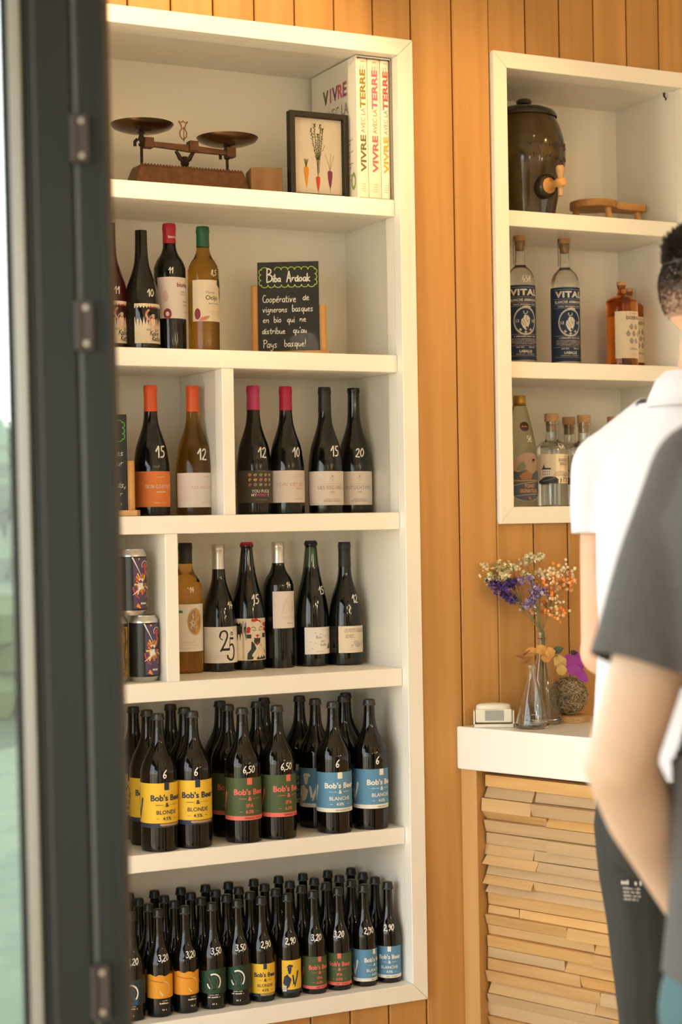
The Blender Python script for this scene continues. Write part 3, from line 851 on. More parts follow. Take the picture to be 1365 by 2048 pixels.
# ---- second shelf: two cat-label bottles and two tall ones
def cat_art():
    R = .0415; a = paper(R, 52, .017, .112, CREAMP); o = .006
    a.line(chaikin([(o - .010, .096), (o - .017, .088), (o - .014, .075), (o - .004, .070)]), .005, ROSEINK)
    for t in range(6): a.rect(o - .0175 + t * .0022, .0725 + abs(3 - t) * .0028, o - .0163 + t * .0022, .0765 + abs(3 - t) * .0035, CREAMP, 2)
    a.line(chaikin([(o - .007, .104), (o - .001, .102), (o + .004, .104), (o + .009, .103)]), .0028, REDINK)
    a.ell(o + .001, .082, .0058, .005, CREAMP, 2); a.ell(o + .001, .082, .006, .0052, INK, 3, inner=.88)
    a.poly([(o - .004, .085), (o - .0045, .092), (o - .001, .0865)], INK, 3); a.poly([(o + .006, .085), (o + .0065, .092), (o + .003, .0865)], INK, 3)
    a.poly([(o - .0035, .083), (o - .0005, .083), (o - .002, .079)], INK, 4); a.poly([(o + .0055, .083), (o + .0025, .083), (o + .004, .079)], INK, 4)
    a.ell(o + .001, .0765, .0038, .0024, ROSEINK, 4)
    for s in (-1, 1):
        a.line(chaikin([(o + .001 + s * .003, .074), (o + .001 + s * .006, .062), (o + .001 + s * .0075, .050)]), .0062, CREAMP, 2)
        for t in range(7): a.rect(o - .0024 + s * (.0045 + t * .0006), .0505 + t * .0036, o + .0044 + s * (.0045 + t * .0006), .0518 + t * .0036, ROSEINK, 3)
        a.line([(o + .001 + s * .008, .0495), (o + .001 + s * .015, .049)], .0035, INK, 3)
        a.line([(o + .001 + s * .008, .0495), (o + .0005 + s * .0142, .0492)], .002, CREAMP, 4)
    a.poly([(o - .001, .072), (o + .003, .072), (o + .006, .050), (o - .004, .050)], CREAMP, 3)
    a.line([(o + .017, .081), (o + .0165, .064)], .0024, INK, 3); a.line(chaikin([(o + .011, .066), (o + .015, .060), (o + .019, .063)]), .0012, ROSEINK, 3)
    a.hand('Kalie', o - .008, .036, .0125, INK, w=.0015); a.hand('Katia', o - .003, .023, .0125, INK, w=.0016)
    return a
wine(221, .15, S2, 'burgundy', REDG, 'dark red bottle with striped cat label at the left door edge, second shelf', cat_art(), 2, None, ('11', .128, .017, -2), pym=640)
wine(284, .125, S2, 'burgundy', BLACKG, 'dark bottle with striped cat label and price 10', cat_art(), 0, None, ('10', .129, .018, 4), pym=600, topy=458.6)
def biurko_art():
    a = paper(.0365, 78, .078, .172, PINKP); W = a.W
    a.text('biurko', .016, .150, .010, MAROON, bold=.02); 
    for k, (u0, u1, v) in enumerate(((.010, .034, .138), (.010, .030, .132), (.016, .036, .116), (.014, .034, .108), (.020, .038, .092))): a.scrib(u0, u1, v, .0024, GREYINK if k != 2 else INK)
    a.ell(-.024, .088, .0095, .0125, MAROON, 1, inner=.0); a.ell(-.024, .088, .004, .0052, PINKP, 2)
    a.ell(-.028, .128, .006, .014, flat('pale_rose_ink', (.72, .50, .47)), 1)
    return a
def cap_red(r):
    o = capsule(r, 'bordeaux', .252, REDCAP)
    a = Art(); a.text('biurko', .006, .264, .0062, OFFWHITE, bold=.02); label_mesh(a, 'bordeaux', -10).build('capsule_print', o, 0, fix=False)
wine(340.5, .155, S2, 'bordeaux', BLACKG, 'tall dark bottle with red capsule and rose biurko label, price 11', biurko_art(), 0, cap_red, ('11', .180, .014, -24), pym=600, topy=448.5)
def ocijo_art():
    a = paper(.0365, 78, .074, .170, CREAMP)
    a.text('Monte', -.006, .138, .0062, GREYINK); a.text('Ocijo', -.002, .124, .0105, INK, bold=.004)
    a.scrib(-.012, .022, .114, .0026, GREYINK); a.scrib(-.018, .02, .096, .002, PALEINK); a.scrib(-.004, .03, .090, .002, PALEINK)
    DG = flat('dark_grape_green', (.05, .06, .03)); OL = flat('olive_leaf', (.16, .16, .045))
    a.ell(.025, .164, .0115, .0100, DG, 1); a.ell(.037, .144, .013, .022, OL, 2)
    for i in range(26):
        t = i * 2.4; r = .0035 * math.sqrt(i); a.ell(.037 + r * math.cos(t) * .6, .144 + r * math.sin(t), .0012, .0014, DG, 3, 8)
    a.ell(-.037, .091, .0075, .013, MAROON, 1); a.poly([(-.034, .0745), (-.028, .083), (-.012, .087), (-.008, .085), (-.016, .077)], ROSEINK, 1)
    return a
wine(407.5, .145, S2, 'bordeaux', AMBERG, 'olive amber wine bottle with green capsule and Monte Ocijo label, price 8,5', ocijo_art(), 6,
     lambda r: capsule(r, 'bordeaux', .250, GREENCAP), ('8,5', .181, .013, 12), pym=600, topy=454.5)
# ---- third shelf
def skin_art():
    a = paper(.0415, 92, .020, .100, ORANGEP)
    a.text('SKIN-CONTACT', .004, .062, .0085, PINKP, bold=.012, spacing=1.25, wmax=.066); a.scrib(-.004, .018, .052, .003, PINKP)
    a.scrib(-.002, .016, .086, .002, PINKP); a.scrib(-.010, .020, .028, .002, PINKP); return a
wine(302.5, .135, S3, 'burgundy', BLACKG, 'dark bottle with orange capsule and solid orange label, price 15', skin_art(), -6,
     lambda r: capsule(r, 'burgundy', .236, ORANGECAP), ('15', .131, .026, 6), pym=900, topy=771)
def agul_art():
    a = paper(.0415, 92, .018, .096, PINKP)
    a.text('LES AGULLES', .006, .060, .0068, ROSEINK, spacing=1.35, wmax=.058); a.scrib(.004, .022, .086, .0018, GREYINK); a.scrib(-.002, .026, .028, .0018, PALEINK); return a
wine(387, .135, S3, 'burgundy', AMBERG, 'olive amber bottle with orange capsule and blush Les Agulles label, price 12', agul_art(), -2,
     lambda r: capsule(r, 'burgundy', .236, ORANGECAP), ('12', .126, .025, 2), pym=900, topy=772)
def fuck_art():
    a = paper(.0415, 88, .026, .100, CHARP); rnd = random.Random(5)
    cols = [flat('neon_%d' % i, c) for i, c in enumerate(((.72, .16, .22), (.75, .5, .08), (.2, .5, .12), (.25, .45, .62), (.7, .1, .3), (.78, .3, .06)))]
    for r in range(3):
        for c in range(5):
            cu, cv = -.024 + c * .0128, .090 - r * .0112
            a.ell(cu, cv, rnd.uniform(.0028, .0042), rnd.uniform(.003, .0044), rnd.choice(cols), 1, 10, inner=.55)
            a.line([(cu - .003, cv - .0015), (cu + .002, cv + .0015)], .0016, rnd.choice(cols), 2)
            a.line([(cu + .001, cv - .003), (cu + .004, cv + .002)], .0014, rnd.choice(cols), 3)
    a.text('YOU FUCK', .003, .0495, .0072, OFFWHITE, bold=.02, wmax=.046)
    a.text('MY', -.0145, .0410, .0068, OFFWHITE, bold=.02); a.text('WINE', .0035, .0410, .0068, cols[4], bold=.02); a.text('?!', .0215, .0410, .0068, OFFWHITE, bold=.02)
    a.scrib(-.008, .014, .0985, .0016, GREYINK); a.scrib(-.012, .020, .0325, .0018, GREYINK); return a
wine(508, .150, S3, 'burgundy', BLACKG, 'dark bottle with hot pink capsule and charcoal label of neon doodles, price 12', fuck_art(), -12,
     lambda r: (capsule(r, 'burgundy', .240, PINKCAP)), ('12', .130, .023, 0), pym=900, topy=772)
def pc_art():
    a = paper(.0415, 92, .026, .100, PINKP)
    a.text('PC\u2022PC C\u00d4T DE PC', .000, .064, .0080, ROSEINK, spacing=1.2, wmax=.080); a.scrib(.006, .024, .0565, .003, ROSEINK)
    a.scrib(.008, .020, .0905, .002, PALEINK); a.scrib(-.004, .03, .086, .0014, PALEINK); a.scrib(.002, .026, .0335, .0018, GREYINK); return a
wine(573, .140, S3, 'burgundy', BLACKG, 'dark bottle with crimson capsule and blush label lettered in red, price 10', pc_art(), -8,
     lambda r: capsule(r, 'burgundy', .240, CRIMSONCAP), ('10', .131, .022, 6), pym=900, topy=773.5)
def estate_art(word):
    a = paper(.0415, 88, .019, .098, PINKP)
    a.text(word, .002, .056, .0088, GREYINK, spacing=1.22, wmax=.066)
    a.ell(.004, .083, .0048, .0072, PALEINK, 1, inner=.86); a.ell(.004, .086, .0013, .0013, INK, 2, 8); a.line([(.004, .085), (.004, .077)], .0006, PALEINK, 2)
    a.line([(.001, .083), (.004, .078), (.007, .083)], .0006, PALEINK, 2)
    a.scrib(-.018, .026, .0675, .002, PALEINK); a.scrib(-.002, .012, .0485, .0022, GREYINK); a.scrib(0, .01, .0450, .0016, PALEINK)
    a.scrib(-.012, .022, .033, .0015, GREYINK); a.scrib(-.016, .026, .030, .0015, GREYINK); a.scrib(-.018, .028, .027, .0015, GREYINK); return a
wine(651, .135, S3, 'burgundy', BLACKG, 'dark bottle with black capsule and pale Les Escures label, price 15', estate_art('LES ESCURES'), -16,
     lambda r: capsule(r, 'burgundy', .238, BLACKCAP), ('15', .133, .024, 4), pym=900, topy=775)
wine(709, .170, S3, 'burgundy', BLACKG, 'bare-necked dark bottle with pale Autochtone label, price 20, rightmost on third shelf', estate_art('AUTOCHTONE'), -22,
     lambda r: ring_part('bottle_lip', r, [(.0140, .284), (.0155, .286), (.0155, .295), (.0145, .2965), (0, .2965)], BLACKG), ('20', .132, .020, -14), pym=900, topy=777.5)
# ---- fourth shelf
def amber_art():
    a = paper(.0388, 80, .050, .158, WHITEP); GOLD = flat('gold_leaf_ink', (.62, .38, .13), .35, .4)
    a.ell(.012, .118, .0185, .031, GOLD, 1); a.ell(.010, .118, .0145, .026, flat('bronze_ink', (.42, .24, .13), .5), 2)
    rnd = random.Random(4)
    for i in range(16):
        u, v = .010 + rnd.uniform(-.010, .009), .118 + rnd.uniform(-.021, .021)
        a.line(chaikin([(u, v), (u + rnd.uniform(-.005, .005), v + .004), (u + rnd.uniform(-.004, .004), v + .008)]), .0014, WHITEP if i % 2 else GOLD, 3)
    a.rect(.012, .088, .0165, .149, GOLD, 4); a.rect(-.027, .138, -.016, .144, flat('eco_green', (.05, .22, .10)), 1)
    a.scrib(-.024, .012, .070, .002, PALEINK); a.scrib(-.02, .016, .064, .002, PALEINK); a.scrib(-.022, .014, .057, .0015, PALEINK); return a
def cap_amber(r):
    capsule(r, 'bordeaux', .250, BLACKCAP)
wine(372.5, .235, S4, 'bordeaux', GOLDG, 'golden wine bottle with black capsule and pale label beside the short divider', None, 0, cap_amber, ('14', .185, .012, -8), pym=1220, topy=1086)
_amb = bpy.context.scene.objects[-1]
AMBER = [o for o in SC.objects if o.get('label', '').startswith('golden wine bottle')][0]
AMBER.scale.x = AMBER.scale.y = 1.06
label_mesh(amber_art(), 'bordeaux', -8).build('label', AMBER, 0, fix=False)
def art25():
    a = paper(.0405, 80, .020, .104, WHITEP)
    a.line(chaikin([(-.010, .082), (-.008, .092), (.002, .096), (.009, .088), (.006, .074), (-.008, .048)], 3), .0042, INK, 1)
    a.line(chaikin([(-.010, .082), (-.010, .078), (-.004, .074)]), .0022, INK, 1)
    a.poly([(-.011, .0485), (.014, .0485), (.014, .0545), (-.003, .0540)], INK, 1)
    a.line([(.0150, .079), (.0135, .0520)], .0016, INK, 1); a.poly([(.0140, .0790), (.027, .0790), (.024, .0735), (.0145, .0748)], INK, 1)
    a.line(chaikin([(.0150, .061), (.022, .064), (.028, .052), (.027, .034), (.019, .025), (.009, .030), (.008, .037)], 3), .0046, INK, 1)
    a.text('n', .0205, .084, .0125, INK, bold=.01); a.poly([(.0265, .095), (.0285, .099), (.0275, .093)], REDINK, 1)
    a.scrib(-.022, .006, .037, .0015, PALEINK); a.scrib(-.022, .004, .032, .0015, PALEINK); return a
wine(438.5, .235, S4, 'burgundy', BLACKG, 'dark bottle with silver capsule and large black 25 on white label', art25(), -14,
     lambda r: capsule(r, 'burgundy', .238, SILVERCAP), ('14', .146, .016, 18), pym=1220, topy=1089)
def fan_art():
    a = paper(.0410, 76, .022, .117, CREAMP); SK = flat('pale_peach_ink', (.78, .66, .50)); TAN = flat('tan_ink', (.55, .40, .24)); G = flat('dark_green_black_ink', (.03, .04, .03))
    a.rect(-.0195, .024, .0355, .114, CREAMP, 1)
    a.line([(-.027, .026), (-.027, .110)], .004, TAN, 1)
    for u, v, r in ((-.014, .094, .005), (-.015, .088, .005), (.004, .112, .006), (.012, .108, .006), (.030, .103, .006), (.031, .092, .005), (-.004, .113, .004), (.013, .103, .003)):
        a.ell(u, v, r, r * .9, REDINK, 2, 10)
    a.ell(.007, .089, .0155, .022, SK, 3); 
    for s in (-1, 1):
        a.line(chaikin([(.007 + s * .004, .093), (.007 + s * .009, .099), (.007 + s * .014, .096)]), .0013, INK, 4)
        a.line([(.007 + s * .003, .090), (.007 + s * .012, .0905)], .0012, INK, 4)
        a.line(chaikin([(.007 + s * .012, .102), (.007 + s * .016, .108), (.007 + s * .013, .112)]), .0010, TAN, 4)
    a.poly([(.002, .079), (.007, .081), (.012, .079), (.007, .073)], REDINK, 4)
    a.rect(-.019, .072, -.008, .081, G, 2); a.rect(.022, .073, .034, .083, G, 2)
    a.poly([(-.001, .074), (.003, .072), (.007, .073), (.011, .072), (.015, .074), (.014, .062), (.006, .056), (-.002, .063)], G, 5)
    a.ell(.0072, .061, .002, .003, REDINK, 6, 8)
    a.poly([(-.0185, .024), (-.017, .038), (-.009, .048), (-.008, .066), (-.001, .060), (.004, .048), (-.005, .024)], G, 3)
    a.poly([(.018, .060), (.034, .040), (.0355, .024), (.004, .024)], G, 3)
    for k in range(5):
        t = k / 4; a.line([(.0165, .060), (-.004 + t * .034, .030 + .006 * abs(t - .5))], .0062, SK, 4); a.line([(.0165, .060), (-.004 + t * .034 + .004, .030)], .0009, TAN, 5)
    return a
wine(495.5, .235, S4, 'sparkling', BLACKG, 'dark bottle with red crown cap and illustrated red and black label, price 15', fan_art(), -8,
     lambda r: crown_cap(r, 'sparkling', REDCAP), ('15', .150, .021, 2), pym=1220, topy=1084)
def mount_art():
    a = paper(.0365, 56, .094, .181, PINKP); rnd = random.Random(2)
    P = [(-.014, .130), (-.008, .148), (.002, .168), (.008, .164), (.016, .150), (.021, .136)]
    a.line(P, .0005, GREYINK, 1); a.line([(-.016, .130), (.022, .133)], .0005, PALEINK, 1)
    for i in range(26):
        u = rnd.uniform(-.010, .017); v = rnd.uniform(.133, .155 - abs(u - .004) * .8); a.line([(u, v), (u + rnd.uniform(-.006, .006), v + rnd.uniform(.001, .008))], .0004, PALEINK, 1)
    a.text('LA PETITE', .004, .116, .0075, PALEINK, spacing=1.1, wmax=.034); a.scrib(-.002, .018, .1045, .002, GREYINK); return a
wine(558, .235, S4, 'bordeaux', BLACKG, 'tall dark bottle with silver capsule and white mountain sketch label', mount_art(), 2,
     lambda r: capsule(r, 'bordeaux', .248, SILVERCAP), ('14', .190, .013, 10), pym=1220, topy=1084)
def roc_art():
    a = paper(.0410, 62, .028, .090, WHITEP)
    a.text('Roc', -.009, .064, .0072, GREYINK, bold=.012); a.text('am', .001, .0555, .0068, GREYINK, bold=.012); a.text('bulle', .003, .0465, .0072, GREYINK, bold=.012)
    PUR = flat('mauve_ink', (.16, .11, .14)); rnd = random.Random(8)
    a.poly([(.014, .040), (.019, .048), (.022, .0545), (.026, .047), (.029, .040)], PUR, 2)
    for i in range(90):
        t = rnd.uniform(0, 6.28); r = .009 * math.sqrt(rnd.random()); a.ell(.022 + r * math.cos(t), .069 + r * math.sin(t), .0005, .0005, PALEINK, 1, 6)
    for u, v in ((-.018, .077), (-.006, .074), (.0, .072), (.004, .083), (-.030, .056), (-.018, .053), (-.025, .041), (.009, .067), (.012, .070), (.006, .071)): a.ell(u, v, .001, .001, PUR, 2, 8)
    a.line([(-.016, .034), (.003, .0335)], .0007, GREYINK, 1); a.line([(.016, .0835), (.034, .0845)], .0012, GREYINK, 1); return a
wine(624, .235, S4, 'sparkling', BLACKG, 'dark green sparkling bottle with black crown cap and Roc am bulle label', roc_art(), 4,
     lambda r: (crown_cap(r, 'sparkling', BLACKCAP), ring_part('neck_glass', r, [(.0196, .2255), (.0178, .240), (.0160, .258), (.0146, .271), (.0144, .274)], GREENNECK)), ('15', .166, .018, 16), pym=1220, topy=1081)
def stones_art():
    a = paper(.0415, 58, .030, .094, CREAMP); ST = flat('stone_mauve', (.52, .42, .38)); ST2 = flat('stone_pale', (.64, .55, .47))
    a.text('LES PETITS CAILLOUX', .002, .079, .0095, GREYINK, wmax=.058); a.text('DU ROC...', -.012, .0655, .0095, GREYINK, wmax=.024)
    for u, v, r, s, m in ((.004, .053, .0085, .006, ST2), (.018, .050, .008, .0055, ST2), (.008, .0475, .0085, .0045, ST), (-.008, .048, .003, .0018, ST), (-.010, .044, .002, .0013, ST)): a.ell(u, v, r, s, m, 1)
    a.ell(.004, .053, .0086, .0061, GREYINK, 3, inner=.95); a.scrib(-.022, -.004, .0365, .0015, PALEINK); return a
wine(691, .212, S4, 'burgundy', BLACKG, 'dark bottle with black capsule and stone drawing label, price 12, rightmost on fourth shelf', stones_art(), 0,
     lambda r: capsule(r, 'burgundy', .236, BLACKCAP), ('12', .150, .019, 10), pym=1220, topy=1084)

# ---- big beer bottles, fifth shelf
def bob_art(kind, R, v0, v1, k=1.0):
    """v0..v1 label span, k scale of the print"""
    bgc, ink, band, bandink, beer, pct = {'blonde': (YELLOWP, NAVY, NAVY, flat('tan_band_ink', (.45, .27, .10)), 'BLONDE', '4.5%'),
        'ipa': (LABELGREEN, CORAL, CORAL, MAROON, 'IPA', '6.0%'), 'blanche': (LABELBLUE, OFFWHITE, OFFWHITE, GREYINK, 'BLANCHE', '4.0%')}[kind]
    a = Art(); H = v1 - v0; W = R * math.radians(160); bh = H * .10
    a.rect(-W, v0 + bh, W, v1, bgc, 0); a.rect(-W, v0, W, v0 + bh, band, 0)
    c = .0022 * k
    t = .0058 * k
    a.rect(c - t, v1 - H * .160, c + t, v1 + (H * .02 if kind == 'blonde' else 0), ink, 1)
    a.text("Bob's Beer", c + .0025 * k, v0 + H * .605, H * .135, ink, bold=.032, wmax=.080 * k)
    a.text('&', c, v0 + H * .465, H * .095, ink, bold=.03)
    for s in (-1, 1):
        a.scrib(*sorted((c + s * .0075 * k, c + s * .026 * k)), v0 + H * .50, .0018 * k, ink)
        a.rect(*[v for p in zip(sorted((c + s * .018 * k, c + s * .024 * k)), (v0 + H * .195, v0 + H * .204)) for v in p], ink, 1)
    a.text(beer, c, v0 + H * .300, H * .092, ink, bold=.014, spacing=1.02)
    a.text(pct, c, v0 + H * .165, H * .078, ink, bold=.018)
    a.scrib(c - .012 * k, c + .030 * k, v0 + bh * .3, bh * .40, bandink, 1)
    if kind == 'blonde':
        a.rect(c - .016 * k, v0 + bh * .42, c + .040 * k, v0 + bh * .85, bandink, 1)
    # raised arm holding up a spoon, left of the name
    q = -.0580 * k; g = 1.35 * k
    a.poly([(q - .0115 * g, v0 + H * .16), (q - .008 * g, v0 + H * .20), (q - .0005 * g, v0 + H * .50), (q + .0015 * g, v0 + H * .64), (q - .001 * g, v0 + H * .68),
            (q - .0042 * g, v0 + H * .62), (q - .0045 * g, v0 + H * .52), (q - .0090 * g, v0 + H * .34)], ink, 1)
    # cook in a flat cap, on the back of the label
    m = -.088 * k; g = 1.25 * k
    a.poly([(m - .009 * g, v0 + H * .80), (m - .002 * g, v0 + H * .87), (m + .006 * g, v0 + H * .86), (m + .0095 * g, v0 + H * .82), (m + .006 * g, v0 + H * .78), (m - .006 * g, v0 + H * .79)], ink, 1)
    a.poly([(m - .006 * g, v0 + H * .785), (m + .005 * g, v0 + H * .775), (m + .0035 * g, v0 + H * .66), (m + .002 * g, v0 + H * .585), (m - .003 * g, v0 + H * .58), (m - .005 * g, v0 + H * .68)], ink, 2)
    a.poly([(m - .006 * g, v0 + H * .575), (m - .002 * g, v0 + H * .50), (m + .003 * g, v0 + H * .45), (m + .004 * g, v0 + H * .40), (m - .001 * g, v0 + H * .20), (m - .008 * g, v0 + H * .13), (m - .018 * g, v0 + H * .30), (m - .015 * g, v0 + H * .50)], ink, 1)
    a.poly([(m + .006 * g, v0 + H * .56), (m + .010 * g, v0 + H * .54), (m + .014 * g, v0 + H * .26), (m + .009 * g, v0 + H * .24)], ink, 1)
    a.rect(-W + .002, v0 + H * .05, -W + .016 * k, v0 + H * .22, OFFWHITE, 2)
    for i in range(6): a.rect(-W + (.003 + i * .002) * 1, v0 + H * .08, -W + .0036 + i * .002, v0 + H * .19, INK, 3)
    for i in range(6): a.scrib(-W + .004, -W + .022 * k, v0 + H * (.34 + i * .085), .0014 * k, ink)
    return a
def beer_proto(shape, kind, glass, v0, v1, k, cap, name, label, R, group):
    root = link_mesh(name, glass_body(shape, glass, 32)); tag(root, label, 'beer bottle', group)
    crown_cap(root, shape, cap)
    label_mesh(bob_art(kind, R, v0, v1, k), shape, 0).build('label', root, 0, fix=False)
    return root
def reset(o, loc, rz, label, sc=1.0):
    o.location = loc; o.rotation_euler = (0, 0, math.radians(rz)); o['label'] = label; o.scale = (1, 1, sc); return o
BIGCAP = flat('dark_crown_cap', (.05, .05, .045), .35, .6)
rb = .0418
big = {}
for kind, v0, v1 in (('blonde', .054, .1525), ('ipa', .052, .148), ('blanche', .050, .1425)):
    big[kind] = [beer_proto('swing', kind, BROWNG, v0, v1, 1.0, BIGCAP, 'beer_bottle', 'x', rb, 'large beer bottles on the fifth shelf'), 0]
def put_big(kind, x, y, rz, label, prc=None):
    p = big[kind]
    o = p[0] if p[1] == 0 else None
    if o is None:
        kids = [c for c in p[0].children if not c.name.startswith('price')]
        o = p[0].copy(); COL.objects.link(o)
        for c in kids:
            d = c.copy(); COL.objects.link(d); d.parent = o
    p[1] += 1
    reset(o, (x, y, S5 + .0004), rz, label)
    if prc: price(o, 'swing', *prc)
    return o
fronts = {'blonde': [(318.6, 1697, 1432), (387, 1689, 1425)], 'ipa': [(487, 1681, 1420), (557, 1672, 1414)], 'blanche': [(669, 1657, 1404), (742, 1651, 1400)]}
colour = {'blonde': 'yellow', 'ipa': 'green and coral', 'blanche': 'blue and white'}
ptxt = {'blonde': '6', 'ipa': '6,50', 'blanche': '6'}
side = ('left', 'right')
necks = {'blonde': [[(292.7, 1421), (265.6, 1415.5)], [(367.7, 1418), (340, 1410)]],
         'ipa': [[(455, 1411), (439, 1404)], [(520, 1406), (510.5, 1399)]],
         'blanche': [[(629.5, 1398), (598, 1392)], [(692, 1394), (663, 1388)]]}
placed = []
for kind in ('blonde', 'ipa', 'blanche'):
    for c in range(2):
        px, py, ty = fronts[kind][c]
        yb = .0720
        xx = at(px, 1600, yb).x
        rz = {'blonde': (-6, -17), 'ipa': (-12, 1), 'blanche': (-16, 2)}[kind][c]
        tb = {'blonde': (18, 9), 'ipa': (19, 28), 'blanche': (12, 24)}[kind][c] - math.degrees(YAW) - math.degrees(math.atan((px - 682) / FPX)) - rz - 6.7
        zp = {'blonde': .161, 'ipa': .157, 'blanche': .152}[kind]
        put_big(kind, xx, yb, rz + 6.7, 'front %s large %s labelled beer bottle, fifth shelf, price %s' % (side[c], colour[kind], ptxt[kind]),
                (ptxt[kind], zp + .002, .0175 if len(ptxt[kind]) == 1 else .0155, tb))
        placed.append((xx, yb))
        px_prev = (xx, yb)
        for r in range(2):
            nx, ny = necks[kind][c][r]
            yy = yb + .0860 * (r + 1)
            x2 = at(nx + 1.0, ny, yy).x
            # keep bottles from running into each other
            while any(math.hypot(x2 - q[0], yy - q[1]) < 2 * rb + .001 for q in placed):
                yy += .004
                if yy > Y_B - rb - .002:
                    yy = Y_B - rb - .002; x2 += .004
            placed.append((x2, yy))
            where = ('second row' if r == 0 else 'back row')
            put_big(kind, x2, yy, (-14, 20, 30, -35, 8, -50)[(c * 2 + r * 3) % 6] if not (kind == 'blanche' and c == 0 and r == 0) else 60,
                    'large %s beer bottle, %s behind the front %s one' % (colour[kind], where, side[c]))

# ---- small beer bottles, bottom shelf: eleven columns four deep
rs = .0288
def craft_art(kind):
    a = Art(); R = rs; W = R * math.radians(112)
    c = .004
    if kind == 'craft_orange':
        OR = flat('craft_orange_paper', (.72, .30, .02)); 
        n = 16; top = [(-W + 2 * W * i / n, .100 + .0022 * math.sin(i * 1.9) - .0035 * math.sin(math.pi * i / n)) for i in range(n + 1)]
        a.poly([(-W, .046)] + [(W, .046)] + top[::-1], OR, 0)
        a.line(chaikin([(-.034, .088), (-.016, .084), (.006, .081)]), .0014, flat('burnt_ink', (.30, .07, .01)), 1)
        a.ell(c + .002, .067, .0125, .0165, flat('pale_orange_ink', (.74, .55, .28)), 1, 24, 200, 250, inner=.80); a.ell(c + .002, .067, .0125, .0165, flat('pale_orange_ink', (.74, .55, .28)), 1, 24, -50, 100, inner=.86)
        a.scrib(c - .004, c + .008, .0395, .0026, flat('gold_print', (.55, .36, .08)))
        a.scrib(c - .010, c + .012, .0335, .0034, OFFWHITE)
    else:
        Cc = flat('craft_blue_film', (.012, .075, .13)) if kind == 'craft_blue' else flat('craft_green_film', (.015, .06, .028))
        Cd = flat('craft_blue_dark', (.015, .03, .036)) if kind == 'craft_blue' else flat('craft_green_dark', (.012, .030, .016))
        a.poly([(-W, .044), (W, .044), (W, .096), (c + .02, .100), (c, .0985), (-.02, .094), (-W, .093)], Cc, 0)
        a.poly([(c + .0, .0985), (c + .02, .100), (W, .096), (W, .044), (c + .014, .044), (c + .018, .07)], Cd, 1)
        a.ell(c, .070, .0165, .0195, Cd, 1, 28)
        for a0, a1 in ((-48, 118), (192, 234)): a.ell(c, .070, .0165, .0195, OFFWHITE, 2, 24, a0, a1, inner=.82)
        a.ell(c - .001, .076, .0062, .0072, Cc, 2, 16); a.poly([(c - .007, .056), (c + .007, .056), (c + .004, .072), (c - .004, .072)], Cc, 2)
        a.line(chaikin([(c - .012, .081), (c - .008, .070), (c - .003, .058), (c - .006, .053)]), .0006, GREYINK, 3)
        a.line(chaikin([(c + .004, .082), (c + .009, .072), (c + .006, .060), (c + .008, .053)]), .0006, GREYINK, 3)
        a.scrib(c - .014, c + .014, .0345, .0034, OFFWHITE)
        a.scrib(c - .010, c + .012, .0400, .0022, PALEINK)
    for u in (-.004, -.001, .004): a.rect(c + u, .019, c + u + .0018, .0225, PALEINK, 1)
    dv = -.004 if kind == 'craft_orange' else -.008
    a.items = [([(u, v + dv) for u, v in vs], fs, m, l) for vs, fs, m, l in a.items]
    return a
small = {}
G33 = 'small beer bottles on the bottom shelf'
SMALLCAP = flat('black_crown_cap', (.035, .036, .034), .3, .6)
for kind in ('craft_blue', 'craft_orange', 'craft_green', 'blonde', 'ipa', 'blanche'):
    root = link_mesh('small_beer_bottle', glass_body('longneck', BROWNG, 26)); tag(root, 'x', 'beer bottle', G33)
    crown_cap(root, 'longneck', SMALLCAP)
    art = craft_art(kind) if kind.startswith('craft') else bob_art(kind, rs, .0125, .0870, .70)
    label_mesh(art, 'longneck', 0).build('label', root, 0, fix=False)
    small[kind] = [root, 0]
def put_small(kind, x, y, rz, label, prc=None):
    p = small[kind]
    if p[1] == 0: o = p[0]
    else:
        o = p[0].copy(); COL.objects.link(o)
        for c in [c for c in p[0].children if not c.name.startswith('price')]:
            d = c.copy(); COL.objects.link(d); d.parent = o
    p[1] += 1
    reset(o, (x, y, S6 + .0004), rz, label)
    if prc: price(o, 'longneck', *prc)
front = [(269, 2032, 'craft_blue', '3,20', -39, 5), (324, 2027, 'craft_orange', '3,20', -16, 22), (376.5, 2020, 'craft_orange', '3,20', -6, 29), (431, 2013, 'craft_green', '3,50', -33, 19),
         (482, 2007, 'craft_green', '3,50', -41, 14), (529.5, 1998, 'blonde', '2,90', -20, 22), (582, 1992, 'blonde', '2,90', 97, 13), (633.5, 1984.6, 'ipa', '3,20', -9, 14),
         (683.5, 1976, 'ipa', '3,20', -35, 0), (735, 1968, 'blanche', '2,90', 12, 25), (783, 1964.6, 'blanche', '2,90', -35, 2)]
ords = ('first', 'second', 'third', 'fourth', 'fifth', 'sixth', 'seventh', 'eighth', 'ninth', 'tenth', 'eleventh')
kn = {'craft_blue': 'dark blue', 'craft_orange': 'bright orange', 'craft_green': 'deep green', 'blonde': 'yellow', 'ipa': 'green and coral', 'blanche': 'blue and white'}
cols = []
for i, (px, py, kind, pr, rz, pt_) in enumerate(front):
    yb = .0600
    xx = at(px, 1900, yb).x
    cols.append([xx, yb, kind, pr, rz, pt_ - math.degrees(YAW) - math.degrees(math.atan((px - 682) / FPX)) - rz - 6.7])
for i in range(1, len(cols)):
    if cols[i][0] - cols[i - 1][0] < 2 * rs + .0006: cols[i][0] = cols[i - 1][0] + 2 * rs + .0006
lim = X_RI - rs - .003
if cols[-1][0] > lim:
    sh = cols[-1][0] - lim
    for c in cols: c[0] -= sh
rnd = random.Random(21)
